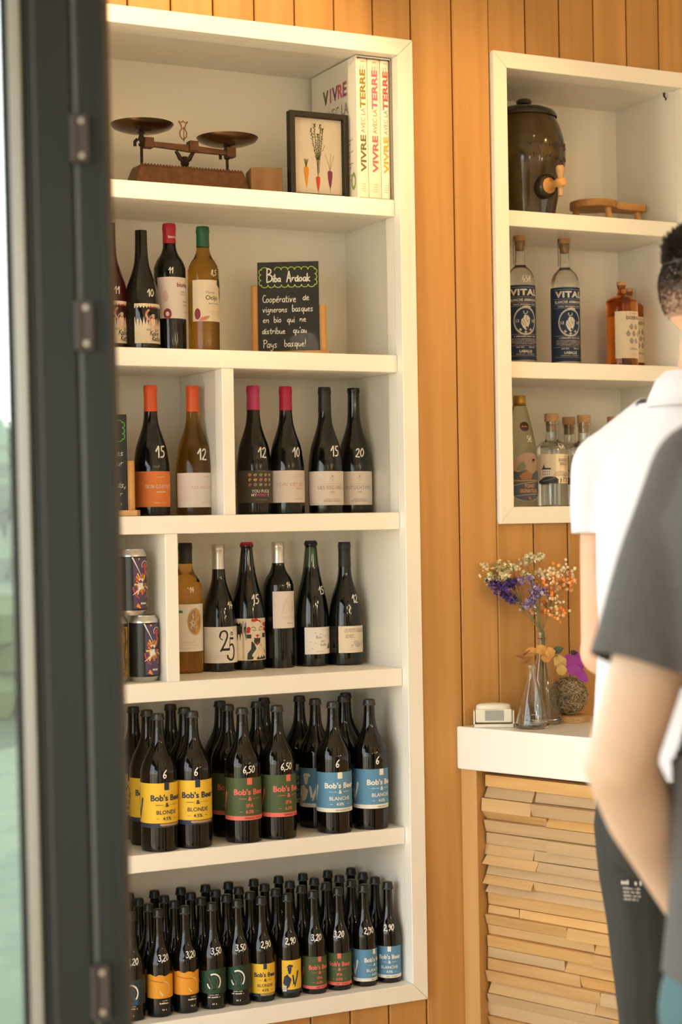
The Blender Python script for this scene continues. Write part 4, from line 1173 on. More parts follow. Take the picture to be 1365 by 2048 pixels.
for i, (xx, yb, kind, pr, rz, pb) in enumerate(cols):
    put_small(kind, xx, yb, rz + 6.7, 'small %s labelled beer bottle, %s in the bottom shelf front row from left' % (kn[kind], ords[i]), (pr, .124, .0135, pb))
    for r in range(1, 4):
        if i == 0 and r > 1: continue
        yy = yb + r * .0645 + rnd.uniform(0, .0008)
        put_small(kind, xx + rnd.uniform(-.0007, .0007) * 0, yy, rnd.uniform(-60, 60), 'small %s beer bottle %s the %s front one' % (kn[kind], ('', 'just behind', 'two places behind', 'three places behind')[r], ords[i]))

# ---- cans, fourth shelf
def can(loc, rz, label, gold=False):
    root = empty('beer_can', loc, label, 'can', 'tall beer cans by the short divider', math.radians(rz))
    R = .0330; Hc = .1480
    b = MB(); b.lathe([(0, .004), (.022, .004), (.0245, .0005), (.0262, .0005), (.030, .006), (R, .012), (R, Hc - .016), (.0315, Hc - .009), (.0275, Hc - .003), (.0272, Hc - .0005), (.0262, Hc), (.0252, Hc - .001), (.0245, Hc - .006), (0, Hc - .006)], ALUC, 40)
    b.build('can_body', root, 50)
    mb = MB()
    def fn(u, v, off):
        a = u / R; return Vector(((R + off) * math.sin(a), -(R + off) * math.cos(a), v))
    a = Art(); W = R * 3.1
    a.rect(-W, .0115, W, Hc - .0165, BLACKCAN if not gold else OCHRE, 0)
    if gold:
        rnd = random.Random(6)
        a.rect(-W, Hc - .024, W, Hc - .0165, BLACKCAN, 1)
        for i in range(16):
            u, v = rnd.uniform(-.03, .03), rnd.uniform(.035, .115)
            a.poly([(u, v), (u + .008, v + .004), (u + .005, v + .018), (u - .004, v + .014)], rnd.choice((flat('olive_art', (.20, .17, .03)), flat('amber_art', (.55, .27, .03)), flat('brown_art', (.22, .10, .02)))), 1)
        a.ell(.004, .026, .012, .008, flat('olive_art', (.20, .17, .03)), 2); a.scrib(-.004, .012, .024, .005, YELLOWP, 3)
        a.line(chaikin([(.014, .12), (.018, .09), (.010, .06), (.016, .03)]), .003, BLACKCAN, 2)
    else:
        c = .006; rnd = random.Random(9)
        PUR = flat('purple_art', (.085, .055, .12)); OR = flat('orange_art', (.78, .26, .03)); YE = flat('yellow_art', (.82, .52, .08)); RD = flat('red_art', (.52, .07, .06)); PALE = flat('bone_art', (.76, .72, .62))
        a.rect(c - .021, .016, c + .022, .128, PUR, 1)
        for i in range(26):
            t = 2 * math.pi * i / 26 + rnd.uniform(-.08, .08); r0, r1 = .010, rnd.uniform(.019, .030)
            w = .10
            a.poly([(c + r0 * math.cos(t - w) * .75, .070 + r0 * math.sin(t - w)), (c + r1 * math.cos(t - w * .8) * .72, .070 + r1 * math.sin(t - w * .8)), (c + r1 * math.cos(t + w * .8) * .72, .070 + r1 * math.sin(t + w * .8)), (c + r0 * math.cos(t + w) * .75, .070 + r0 * math.sin(t + w))], (OR, YE, OR, RD)[i % 4], 2)
        a.ell(c, .070, .0245, .035, OR, 2, 30, -60, 60, inner=.92); a.ell(c - .001, .070, .023, .034, RD, 2, 20, 190, 250, inner=.9)
        for i in range(9):
            a.ell(c + rnd.uniform(-.008, .004), .070 + rnd.uniform(-.010, .010), rnd.uniform(.0022, .0052), rnd.uniform(.002, .005), PALE, 4, 7)
        for i in range(12): a.rect(*(lambda u, v: (u, v, u + rnd.uniform(.001, .003), v + rnd.uniform(.001, .003)))(c + rnd.uniform(-.010, .012), .066 + rnd.uniform(-.013, .013)), BLACKCAN, 5)
        a.poly([(c + .006, .078), (c + .019, .083), (c + .020, .072), (c + .008, .071)], BLACKCAN, 3)
        a.line([(c - .023, .130), (c - .003, .088)], .0030, PALE, 6, True); a.line([(c - .002, .062), (c - .023, .046)], .0036, PALE, 6, True); a.line([(c + .014, .063), (c + .023, .058)], .0034, PALE, 6)
        a.ell(c + .008, .112, .0098, .0098, PALE, 6, 28, -40, 215, inner=.86); a.ell(c + .008, .111, .005, .006, RD, 5); a.line([(c + .008, .108), (c + .010, .094)], .006, RD, 4)
        a.scrib(c - .005, c + .011, .025, .0055, PALE, 6); a.poly([(c - .012, .028), (c - .016, .020), (c - .004, .015), (c - .008, .024)], OR, 5)
        for u, v in ((-.008, .126), (.021, .118), (.019, .03), (.016, .022)): a.ell(c + u, v, .0018, .0022, YE, 6, 8)
    a.into(mb, fn)
    mb.build('can_print', root, 0, fix=False)
    b = MB(); b.tube([(0, -.004, Hc - .0052), (0, .012, Hc - .0048)], .006, ALUC, 8, ell=.25); b.build('pull_tab', root)
    return root
ALUC = mat('can_aluminium', (.55, .54, .50), .3, .9)
BLACKCAN = flat('black_can_print', (.010, .011, .010), .3)
OCHRE = flat('ochre_can_print', (.42, .24, .035), .35)
yc = .085
c1 = min(at(292.5, 1300, yc).x, DIV2[0] - .034); 
can((c1, yc, S4), 12, 'black beer can with orange burst print at the bottom of the stack')
can((c1 - .0705, yc + .006, S4), 10, 'ochre printed beer can standing half behind the door edge', True)
can((c1 - .024, yc + .004, S4 + .1482), 12, 'black beer can with orange burst print balanced on top of two cans')

# ================================================================== top shelf: scale, block, picture, books
YP = .150
def P(px, py, y=YP): return at(px, py, y)
sc0 = Vector((P(370, 370).x, YP, S1 + .0004))
scale_o = empty('balance_scale', sc0, 'old brown cast iron balance scale with two bronze pans on the top shelf', 'scale')
def L(px, py): 
    p = P(px, py); return p.x - sc0.x, p.z - sc0.z
b = MB()
x0, x1 = L(252, 358)[0], L(495, 376)[0]
t0, t1 = L(273, 327)[0], L(476, 346)[0]
zt = L(370, 338)[1] - .002
prof = [(.050, 0), (.050, .006), (.043, .010), (.038, .014), (.033, zt - .006), (.030, zt)]
rings = []
for k, (hw, z) in enumerate(prof):
    f = (0, .02, .18, .35, .9, 1.0)[k]
    a, c = x0 + (t0 - x0) * f, x1 + (t1 - x1) * f
    rings.append([Vector((a, -hw, z)), Vector((c, -hw, z)), Vector((c, hw, z)), Vector((a, hw, z))])
b.loft(rings, IRON); b.build('base', scale_o, 0, .0015)
b = MB()
for i in range(34):
    u = t0 + .004 + (t1 - t0 - .008) * i / 33
    for s in (-1, 1): b.ball((u, s * .028, zt + .0005), .0026, IRON, 6, 4)
b.build('beaded_edge', scale_o)
cx, _ = L(369.5, 300)
b = MB()
b.lathe([(.013, zt - .001), (.013, zt + .004), (.008, zt + .009), (.0105, zt + .015), (.0065, zt + .020), (.0065, zt + .030), (0, zt + .030)], DARKIRON, 18, Matrix.Translation((cx, 0, 0)))
zb0 = L(369.5, 300)[1]
for s in (-1, 1):
    b.tube([(cx, 0, zt + .018), (cx + s * .012, 0, zt + .026), (cx + s * .016, 0, zb0 - .012), (cx + s * .022, 0, zb0 - .004)], [.006, .0055, .005, .004], DARKIRON, 8)
b.build('fulcrum_stand', scale_o)
p1, p2 = L(296, 287.5), L(460, 307)
b = MB()
d = Vector((p2[0] - p1[0], 0, p2[1] - p1[1])); n = Vector((-d.z, 0, d.x)).normalized()
rr = []
for t, h in ((0, .0055), (.35, .0068), (.5, .0085), (.65, .0068), (1, .0055)):
    c = Vector((p1[0], 0, p1[1])) + d * t
    rr.append([c + n * h + Vector((0, -.006, 0)), c + n * h + Vector((0, .006, 0)), c - n * h + Vector((0, .006, 0)), c - n * h + Vector((0, -.006, 0))])
b.loft(rr, IRON)
for q in (p1, p2, ((p1[0] + p2[0]) / 2 + .008, (p1[1] + p2[1]) / 2 + .004)):
    b.box((q[0] - .011, -.012, q[1] - .010), (q[0] + .011, .012, q[1] + .013), IRON)
b.build('beam', scale_o, 0, .001)
b = MB()
for s in (-1, 1):
    c = (L(367, 280)[0], L(367, 280)[1])
    b.tube([(c[0], 0, c[1]), (c[0] + s * .008, 0, c[1] + .008), (c[0] + s * .0085, 0, c[1] + .018), (c[0] + s * .0035, 0, c[1] + .026), (c[0] + s * .0055, 0, c[1] + .034), (c[0] + s * .009, 0, c[1] + .040)], .0017, BRASS, 8)
    b.ball((c[0] + s * .0095, 0, c[1] + .0415), .0026, BRASS, 8, 6)
b.tube([(c[0] - .0075, 0, c[1] + .0385), (c[0], 0, c[1] + .043), (c[0] + .0075, 0, c[1] + .0385)], .0015, BRASS, 8)
b.ball((c[0], 0, c[1] + .0435), .0022, BRASS, 8, 6)
b.tube([(c[0] - .004, 0, c[1] + .026), (c[0] + .004, 0, c[1] + .026)], .0014, BRASS, 6)
b.tube([(c[0] + .001, -.001, c[1] - .004), (c[0] + .001, -.001, c[1] + .030)], .0008, DARKIRON, 6)
b.build('pointer', scale_o)
for (px, py), (qx, qy) in (((284.5, 262), (282, 330)), ((455, 289), (454, 346))):
    x, z = L(px, py); xb, zb_ = L(qx, qy)
    b = MB()
    b.lathe([(.0052, zt - .002), (.0052, zt + .002), (.0035, zt + .004), (.0035, z - .036), (.007, z - .034), (.007, z - .030), (.004, z - .027), (.008, z - .018), (.005, z - .008), (.011, z - .003), (0, z - .003)], DARKIRON, 14, Matrix.Translation(((x + xb) / 2, 0, 0)))
    b.tube([(x - .012, 0, z - .020), (x - .018, 0, z - .026), (x - .018, 0, z - .036)], .004, DARKIRON, 8)
    b.build('pan_post', scale_o)
    b = MB()
    b.lathe([(0, z - .0028), (.025, z - .0022), (.050, z + .002), (.066, z + .009), (.0715, z + .015), (.0725, z + .0152), (.0725, z + .0145), (.067, z + .0075), (.050, z + .0008), (.025, z - .0038), (0, z - .0042)], BRONZE, 40, Matrix.Translation((x, 0, 0)))
    b.build('pan', scale_o)
# wooden block
p = P(528, 350, .125)
b = MB(); b.box((-.037, -.037, 0), (.037, .037, .066), WOODB, Matrix.Rotation(math.radians(-14), 4, 'Z'))
tag(b.build('wooden_block', None, 0, .0015, loc=(p.x, .125, S1 + .0003)), 'plain brown wooden block behind the carrot picture', 'block')
# framed picture
yf = .062
fx0, fx1 = at(581.8, 300, yf).x, at(698, 300, yf).x
fz1 = at(582, 219.5, yf).z - S1
pic = empty('picture_frame', ((fx0 + fx1) / 2, yf, S1 + .0004), 'black box frame with a print of three carrots', 'picture')
w = (fx1 - fx0) / 2; t = .0125
for nm, a, c in (('frame_side', (-w, 0, 0), (-w + t, .022, fz1)), ('frame_side', (w - t, 0, 0), (w, .022, fz1)), ('frame_top', (-w + t, 0, fz1 - t), (w - t, .022, fz1)), ('frame_bottom', (-w + t, 0, 0), (w - t, .022, t * .7))):
    b = MB(); b.box(a, c, BLACKWOOD); b.build(nm, pic, 0, .0008)
PAPERC = flat('carrot_print_paper', (.84, .72, .56))
b = MB(); b.box((-w + t - .001, .014, t * .7 - .001), (w - t + .001, .017, fz1 - t + .001), PAPERC)
a = Art()
OC, YC, RC, PC = flat('carrot_orange', (.78, .21, .02)), flat('carrot_amber', (.80, .34, .03)), flat('carrot_red', (.68, .08, .03)), flat('carrot_purple', (.24, .05, .09))
GR, GR2 = flat('carrot_leaf', (.16, .18, .035)), flat('carrot_leaf_dark', (.09, .11, .02))
def carrot(cx, top, ln, wd, m):
    pts = [(-wd * .55, 0), (-wd, -ln * .08), (-wd * .9, -ln * .3), (-wd * .5, -ln * .68), (-wd * .15, -ln * .86), (0, -ln), (wd * .2, -ln * .86), (wd * .55, -ln * .68), (wd * .92, -ln * .3), (wd, -ln * .08), (wd * .5, 0)]
    a.poly([(cx + u, top + v) for u, v in pts], m, 1); a.line([(cx, top - ln), (cx + .001, top - ln * 1.12)], .0006, m, 1)
    for k in range(5): a.line([(cx - wd * .8 * (1 - k / 6), top - ln * (.15 + .13 * k)), (cx - wd * .2, top - ln * (.16 + .13 * k))], .0004, MAROON if m is PC else RC, 2)
carrot(-.0300, .073, .052, .0066, YC); carrot(.0005, .0515, .038, .0058, RC); carrot(.0320, .067, .047, .0066, PC)
rnd = random.Random(3)
for k in range(6): a.line([(-.0300 + rnd.uniform(-.001, .001), .072), (-.0300 + (k - 2.5) * .0022, .090)], .0012, GR, 1)
for bx_, top, wd in ((-.0165, .160, .0062), (-.008, .172, .0058), (.0015, .150, .0050), (.0085, .172, .0056), (.0150, .163, .0060)):
    pts = chaikin([(.0005, .052), (.0005 + bx_ * .12, .085), (.0005 + bx_ * .55, .118), (bx_, top)], 3)
    a.line(pts, .0011, GR, 1)
    for q in pts[13:]:
        for _ in range(2):
            t = rnd.uniform(.6, 2.5); ln = rnd.uniform(.4, 1.0) * wd
            a.line([q, (q[0] + math.cos(t) * ln * 1.2, q[1] + math.sin(t) * ln * .8)], .0012, GR if rnd.random() < .55 else GR2, 2)
a.line([(.004, .06), (.007, .108), (.014, .114), (.019, .126)], .0012, GR, 1)
for u in (-.012, .002, .012): a.line([(.0320, .067), (.0320 + u * .4, .085), (.0320 + u, .108 - abs(u) * .3)], .0009, flat('carrot_stalk', (.35, .22, .07)), 1)
a.into(b, lambda u, v, o: Vector((u, .014 - o, v)), step=0)
b.build('carrot_print', pic, 0, fix=False)
b = MB(); b.box((-w + t - .002, .0105, t * .7 - .001), (w - t + .002, .0118, fz1 - t + .001), mat('picture_glass', (1, 1, 1), 0, trans=1, ior=1.05)); b.build('picture_glass', pic, 0)
# slipcase with three books
yb0 = .0305; yb1 = .272
bx = [at(px, 250, yb0).x for px in (716, 738.5, 764, 784)]
bx1 = min(at(790.5, 250, yb0).x, X_RI - .0015)
zc = at(716, 111, yb0).z - S1
case = empty('book_slipcase', ((bx[0] + bx1) / 2, yb0, S1 + .0004), 'white open book slipcase with coloured title on its side', 'book slipcase')
ox = case.location.x
GREYB = flat('slipcase_grey_board', (.30, .27, .22))
b = MB(); b.box((bx[0] - ox - .0024, 0, 0), (bx[0] - ox, yb1 - yb0, zc), PAGE)
a = Art()
cols = [flat('title_%d' % i, c) for i, c in enumerate(((.13, .11, .04), (.10, .13, .04), (.22, .05, .18), (.62, .10, .12), (.55, .12, .20), (.36, .08, .14), (.14, .09, .24), (.10, .16, .05), (.70, .34, .03)))]
zt = zc
def word(art, s, u0, v, h, step, cl, **k):
    for i, ch in enumerate(s): art.text(ch, u0 + i * step - (0 if ch != 'I' else -.001), v, h, cl[i % len(cl)], bold=.03, **k)
word(a, 'VIVRE', -.163, zt - .082, .034, .0255, [cols[0], cols[4], cols[2], cols[3], cols[5]], wx=.92)
a.text('AVEC LA', -.107, zt - .126, .027, GREYINK, wmax=.126)
word(a, 'TERRE', -.163, zt - .172, .034, .0255, [cols[0], cols[5], cols[7], cols[6], cols[8]], wx=.92)
for k in range(11): a.scrib(-.092, -.020 - .012 * (k % 3), zt - .196 - k * .0092, .0036, GREYINK)
a.ell(-.020, .042, .012, .021, flat('eco_leaf_ink', (.28, .36, .12)), 1, inner=.55)
a.into(b, lambda u, v, o: Vector((bx[0] - ox - .0024 - o, -u, v)), step=0)
b.build('case_side', case, 0, fix=False)
b = MB(); b.box((bx1 - ox - .0035, 0, 0), (bx1 - ox, yb1 - yb0, zc), GREYB); b.build('case_side', case, 0)
b = MB(); b.box((bx[0] - ox, 0.0, zc - .0024), (bx1 - ox - .0036, yb1 - yb0, zc), PAGE); b.build('case_top', case, 0)
b = MB(); b.box((bx[0] - ox, yb1 - yb0 - .003, .003), (bx1 - ox - .0036, yb1 - yb0, zc - .0025), GREYB); b.build('case_back', case, 0)
b = MB(); b.box((bx[0] - ox, 0.0, 0), (bx1 - ox - .0036, yb1 - yb0, .002), GREYB); b.build('case_bottom', case, 0)
bk = [(cols[0], cols[1], PAGE2, 'dark green'), (cols[3], cols[4], flat('book_spine_rose', (.84, .66, .52)), 'red'), (cols[8], flat('title_red', (.55, .07, .05)), flat('book_spine_ivory', (.83, .76, .62)), 'yellow and orange')]
xe = [bx[0] + .0006, bx[1], bx[2], bx1 - .0045]
for i in range(3):
    ca, cb, sm, nm = bk[i]
    xa, xb = xe[i] + .0004, xe[i + 1] - .0004; hw = (xb - xa) / 2; hb = zc - .0075
    root = empty('book', ((xa + xb) / 2, yb0 + .003, S1 + .0027), 'pale book in the slipcase, spine lettered in %s' % nm, 'book', 'books in the slipcase')
    q = MB(); th = .0018
    q.box((-hw, .003, 0), (-hw + th, .215, hb), sm); q.box((hw - th, .003, 0), (hw, .215, hb), sm)
    n = 7; pr = [(hw * math.sin((k / (n - 1) - .5) * math.pi), .0030 - .0028 * math.cos((k / (n - 1) - .5) * math.pi)) for k in range(n)]
    q.loft([[Vector((u, v, 0)) for u, v in pr] + [Vector((hw, .006, 0)), Vector((-hw, .006, 0))], [Vector((u, v, hb)) for u, v in pr] + [Vector((hw, .006, hb)), Vector((-hw, .006, hb))]], sm)
    a = Art(); hh = min(.0145, hw * 1.15)
    u = hh / 2
    a.text('VIVRE', u, .104, hh, ca, bold=.03, rot=True, wmax=.088); a.text('AVEC LA', u * .8, .181, hh * .8, GREYINK, rot=True, wmax=.058); a.text('TERRE', u, .256, hh, cb if i != 0 else flat('olive_title', (.26, .18, .03)), bold=.03, rot=True, wmax=.092)
    for k in range(2):
        for z0 in range(12): a.rect(-hh * .35 + k * hh * .45, .310 * hb / .335 - .004 + z0 * .0, -hh * .35 + k * hh * .45 + .0012, hb - .016, ROSEINK, 1) if z0 == 0 else None
    for k in range(4): a.scrib(-hh * .45, hh * .45, .014 + k * .0055, .0018, ROSEINK)
    a.scrib(-hh * .4, hh * .4, hb - .008, .003, ROSEINK)
    a.into(q, lambda uu, vv, o: Vector((uu, .0030 - .0028 * math.cos(math.asin(max(-1, min(1, uu / hw)))) - o - .0002, vv)), step=.003)
    q.build('cover', root, 40, fix=False)
    q = MB(); q.box((-hw + th + .0002, .0062, .0035), (hw - th - .0002, .212, hb - .0035), flat('page_block', (.80, .74, .62))); q.build('pages', root, 0)

# ================================================================== chalkboards on wooden stands
def chalkboard(px, py, y, shelf, art, label, wB=.146, hB=.213, rz=-30):
    p = at(px, py, y)
    st = empty('chalkboard_stand', (p.x, y, shelf + .0004), label[1], 'stand', None, math.radians(rz))
    q = MB(); q.box((-.098, -.020, 0), (.098, .020, .0135), WOODL); q.build('base', st, 0, .002)
    for s, h in ((-1, .158), (1, .110)):
        q = MB(); q.tube([(s * .0815, 0, .0135), (s * .0815, 0, .0135 + h - .002), (s * .0815, 0, .0135 + h)], [.0082, .0082, .0066], WOODL, 20); q.build('post', st, 40)
    bd = empty('chalkboard', (p.x, y, shelf + .0142), label[0], 'sign', None, math.radians(rz))
    q = MB(); q.box((-wB / 2, -.002, 0), (wB / 2, .002, hB), SLATE)
    q.build('slate', bd, 0, .0006)
    q = MB(); art.into(q, lambda u, v, o: Vector((u, -.002 - o, v)), step=0); q.build('chalk_writing', bd, 0, fix=False)
def scallop(a, u0, u1, v0, v1, m):
    n = 8; dw = (u1 - u0) / n
    for i in range(n):
        for v, s in ((v1, 1), (v0, -1)):
            if s == 1 and i == 1: continue
            a.line([(u0 + dw * (i + .5) - dw * .5 * math.cos(math.pi * k / 6), v + s * dw * .42 * math.sin(math.pi * k / 6) - s * .002) for k in range(7)], .0017, m, 1)
    n2 = 3; dh = (v1 - v0) / n2
    for i in range(n2):
        for u, s in ((u0, -1), (u1, 1)):
            a.line([(u + s * dh * .40 * math.sin(math.pi * k / 6), v0 + dh * (i + .5) - dh * .5 * math.cos(math.pi * k / 6)) for k in range(7)], .0017, m, 1)
a = Art()
a.hand('B', -.053, .165, .033, CHALK, w=.0030, wide=.8, slant=.03); a.hand('iba', -.037, .166, .0175, CHALK, w=.0028, wide=.85, slant=.05)
a.hand('A', -.003, .165, .026, CHALK, w=.0030, wide=.75, slant=.03); a.hand('rdoak', .0085, .166, .0190, CHALK, w=.0028, wide=.92, slant=.03)
scallop(a, -.064, .064, .157, .196, LIME)
for txt, u, v, h, wdt in (('Coopérative', -.062, .117, .0182, .82), ('de', .034, .121, .0160, .95), ('vignerons', -.062, .0935, .0150, .90), ('basques', .008, .0945, .0160, .85),
                     ('en', -.062, .0690, .0150, 1.0), ('bio', -.036, .0695, .0150, .95), ('qui', -.004, .0695, .0150, .95), ('ne', .026, .0700, .0150, 1.0),
                     ('distribue', -.064, .0425, .0150, .92), ("qu'au", .010, .0435, .0150, .95), ('Pays', -.062, .0095, .0190, .85), ('basque!', -.012, .0115, .0165, .92)):
    a.hand(txt, u, v, h, CHALK, w=.00165, wide=wdt, slant=.06)
chalkboard(578, 650, .150, S2, a, ('small chalkboard headed Biba Ardoak in a green scalloped border', 'light wood stand with two dowels holding the Biba Ardoak chalkboard'))
a = Art()
a.hand('Vins', -.030, .166, .019, CHALK, w=.0026); scallop(a, -.064, .064, .157, .196, GREENCHALK)
for txt, u, v in (('ies', .046, .121), ('ur', .050, .0985), ('ands,', .034, .050), ('r', .056, .030), (',', .058, .014)):
    a.hand(txt, u, v, .0150, CHALK, w=.00165)
chalkboard(189, 900, .112, S3, a, ('small chalkboard half hidden behind the door edge, third shelf', 'light wood dowel stand half hidden behind the door edge, third shelf'))

# ================================================================== right niche
NS1, NS2 = SHN[0][0], SHN[1][0]
NS3 = N_BI
yj = .175
pj = at(1050.5, 320, yj)
jug = empty('stoneware_barrel', (pj.x, yj, NS1 + .0004), 'glazed brown stoneware barrel with lid and wooden tap, top of right shelf', 'barrel')
k = (at(1050, 216, yj).z - NS1) / .262
JP = smooth_prof([(.068, .0), (.074, .004), (.078, .03), (.088, .07), (.0995, .11), (.1045, .145), (.102, .180), (.092, .212), (.082, .232), (.0795, .236)], 3)
JP = [(r, z * k) for r, z in JP]
b = MB(); b.lathe([(0, .002)] + JP + [(0, .236 * k)], STONEWARE, 48)
b.build('body', jug, 60)
b = MB(); rnd = random.Random(12)
for v in (.163, .133):
    u = -.045
    while u < .085:
        for _ in range(2):
            a0 = (u + rnd.uniform(-.003, .003)) / .103; zz = v * k + rnd.uniform(-.006, .006); R = radius_at(JP, zz)
            a1 = a0 + rnd.uniform(-.05, .05); z2 = zz + rnd.uniform(-.009, .009); R2 = radius_at(JP, z2)
            b.tube([(R * math.sin(a0), -R * math.cos(a0), zz), (R2 * math.sin(a1), -R2 * math.cos(a1), z2)], .0020, STONEWARE, 6)
        u += .0105
b.build('raised_lettering', jug, 60)
b = MB(); b.lathe([(z * 0 + r, z * k) for r, z in ((.084, .2365), (.0845, .240), (.078, .250), (.055, .259), (.022, .2635), (.010, .2645), (.010, .2675), (.019, .270), (.021, .275), (.017, .2795), (0, .281))], GLAZEDARK, 40)
b.build('lid', jug, 50)
sa = math.radians(4); zs_ = at(1085, 372, yj - .09).z - NS1
Rj = radius_at(JP, zs_)
SMt = Matrix.Rotation(sa, 4, 'Z') @ Matrix.Translation((0, -Rj, zs_)) @ Matrix.Rotation(math.radians(90), 4, 'X')
b = MB(); b.lathe([(.034, -.012), (.033, .002), (.029, .012), (.024, .015), (.021, .012), (.021, -.005)], GLAZEDARK, 28, SMt)
b.loft([[Vector((math.sin(sa + x_) * (radius_at(JP, z_) + o_), -math.cos(sa + x_) * (radius_at(JP, z_) + o_), z_)) for x_, o_ in ((-w_, -.002), (0, d_), (w_, -.002))] for z_, w_, d_ in ((zs_ - .018, .20, .016), (zs_ - .045, .14, .010), (zs_ - .065, .12, .007), (.002, .13, .010))], GLAZEDARK, caps=False)
b.build('tap_boss', jug, 50)
b = MB(); b.lathe([(0, .004), (.0205, .006), (.0205, .013), (.011, .020), (.0095, .034), (.010, .046), (.0125, .052), (.0125, .066), (.009, .072), (0, .073)], WOODL, 24, SMt)
hd = SMt @ Vector((0, 0, .058))
b.tube([hd + Vector((0, 0, -.034)), hd + Vector((0, 0, -.010)), hd + Vector((0, 0, .016)), hd + Vector((0, 0, .024)), hd + Vector((0, 0, .036)), hd + Vector((0, 0, .042))], [.0060, .0062, .0072, .0100, .0115, .008], CORK, 14)
b.build('wooden_tap', jug, 50)
# three legged wooden stand
yt = .16
pt = at(1188, 420, yt)
tr = empty('trivet_stool', (pt.x, yt, NS1 + .0004), 'small three legged wooden stand with a handle, top of right shelf', 'stand')
xr = at(1286, 420, yt).x - pt.x
out = [(.062 * math.cos(t), .062 * math.sin(t)) for t in [math.radians(35 + i * 290 / 22) for i in range(23)]]
out = out + [(.064, -.030), (xr - .01, -.026), (xr, -.018), (xr, .018), (xr - .01, .026), (.064, .030)]
b = MB(); b.prism(out, .044, .063, lambda u, v, d: Vector((u, v, d)), OAKS); b.build('seat', tr, 0, .002)
for x, y, ex, ey in ((-.030, .034, -.038, .042), (.016, -.040, .017, -.048), (xr - .020, .0, xr - .006, .0)):
    b = MB(); b.tube([(x, y, .045), (ex, ey, 0)], [.0090, .0080], WOODL, 14); b.build('leg', tr)
# spirits
def clear_bottle(px, pym, y, shelf, shape, glass, label, art, beta, topy=None, hollow=None, cat='spirit bottle', name='spirit_bottle', group=None):
    return wine(px, y, shelf, shape, glass, label, art, beta, None, None, name, cat, group, hollow, pym, topy)
def vital_art():
    R = .0376; a = paper(R, 96, .014, .204, DEEPBLUE); o = .002
    a.text('VITAL', o, .178, .0155, OFFWHITE, bold=.045, spacing=1.12, wmax=.078); a.text('BLANCHE ARMAGNAC', o, .1625, .0070, OFFWHITE, bold=.03, spacing=1.1, wmax=.082)
    for v in (.1975, .1730, .1585, .1500, .0785, .0500, .0245): a.rect(-.044, v, .046, v + .0006, PALEINK, 1)
    a.scrib(-.030, .034, .1530, .0032, OFFWHITE)
    a.ell(o, .113, .0315, .0360, OFFWHITE, 1, 40, inner=.89); a.ell(o, .113, .0300, .0345, DEEPBLUE, 2, 40, inner=.985)
    a.line([(o - .006, .1485), (o + .004, .1505), (o + .013, .1475)], .0028, OFFWHITE, 3)
    a.ell(o, .1355, .0058, .0058, OFFWHITE, 2, 18, 150, 390, inner=.72)
    a.poly([(o - .003, .128), (o + .006, .127), (o + .0125, .119), (o + .0105, .106), (o + .005, .093), (o + .000, .089), (o - .007, .096), (o - .012, .107), (o - .0105, .117), (o - .006, .120)], OFFWHITE, 2)
    for p in ([(o - .006, .117), (o, .106), (o + .001, .094)], [(o + .004, .126), (o + .001, .117), (o + .007, .108)], [(o - .009, .110), (o - .004, .102)], [(o + .009, .117), (o + .004, .111)]): a.line(chaikin(p), .0009, DEEPBLUE, 3)
    a.ell(o + .003, .0955, .0025, .0035, DEEPBLUE, 3, 8)
    a.text('13', o - .0215, .109, .0078, OFFWHITE, bold=.02); a.text('10', o + .0215, .109, .0078, OFFWHITE, bold=.02)
    for u, v in ((-.0135, .0905), (0, .0845), (.0135, .0905)): a.poly([(o + u - .0042, v), (o + u, v + .0042), (o + u + .0042, v), (o + u, v - .0042)], PALEINK, 2)
    a.scrib(-.030, .034, .0722, .0036, OFFWHITE)
    for i in range(6): a.scrib(-.036 + (.010 if i == 5 else 0), .040 - (.010 if i == 5 else 0), .0672 - i * .0026, .0016, PALEINK)
    a.scrib(-.022, -.002, .0450, .0030, OFFWHITE); a.scrib(.010, .028, .0450, .0030, OFFWHITE); a.text('LABALLE', o, .0330, .0066, OFFWHITE, bold=.03, wmax=.034); a.scrib(-.024, .028, .0280, .0022, PALEINK)
    return a
for px, lab, pr in ((1042, 'clear armagnac bottle with navy Vital label beside the shelf frame, price 45', '45€'), (1131, 'clear armagnac bottle with navy Vital label, the one without a price', None)):
    o = clear_bottle(px, 600, .155, NS2, 'tall', CLEARG, lab, vital_art(), -24, None, .262, group=None)
    b = MB(); b.lathe([(.0118, .296), (.0118, .3192), (.0150, .3194), (.0150, .334), (.0140, .3355), (0, .3355)], CORK, 24); b.build('cork_stopper', o, 45)
    b = MB(); b.box((-.0166, -.004, .262), (-.0154, .004, .3362), DEEPBLUE, Matrix.Rotation(math.radians(-30), 4, 'Z')); b.build('seal_strip', o, 0)
    if pr: price(o, 'tall', pr, .211, .0165, -7)
def exode_art():
    a = paper(.0412, 66, .022, .143, CREAMP)
    a.text('EXODE XO', .004, .122, .0085, INK, bold=.028, spacing=1.1, wmax=.044); a.scrib(-.008, .018, .1365, .002, GREYINK)
    for v in (.1325, .1165, .0545, .0345): a.rect(-.026 + (.01 if v < .12 else 0), v, .042, v + .0006, PALEINK, 1)
    for u, v in ((-.0035, .1025), (.0125, .1025), (-.0125, .0850), (.0045, .0850), (.0215, .0850), (-.0035, .0665), (.0125, .0665)):
        a.ell(u, v, .0062, .0068, GREYINK, 1, 14); a.line([(u, v + .006), (u, v + .010)], .0013, GREYINK, 1)
        for s in (-1, 0, 1): a.line([(u - .005, v + s * .003), (u + .005, v + s * .003 + .001)], .0007, CREAMP, 2)
    a.text('LABALLE', .004, .0435, .0058, GREYINK, bold=.02, wmax=.028); a.scrib(-.004, .022, .030, .002, PALEINK); return a
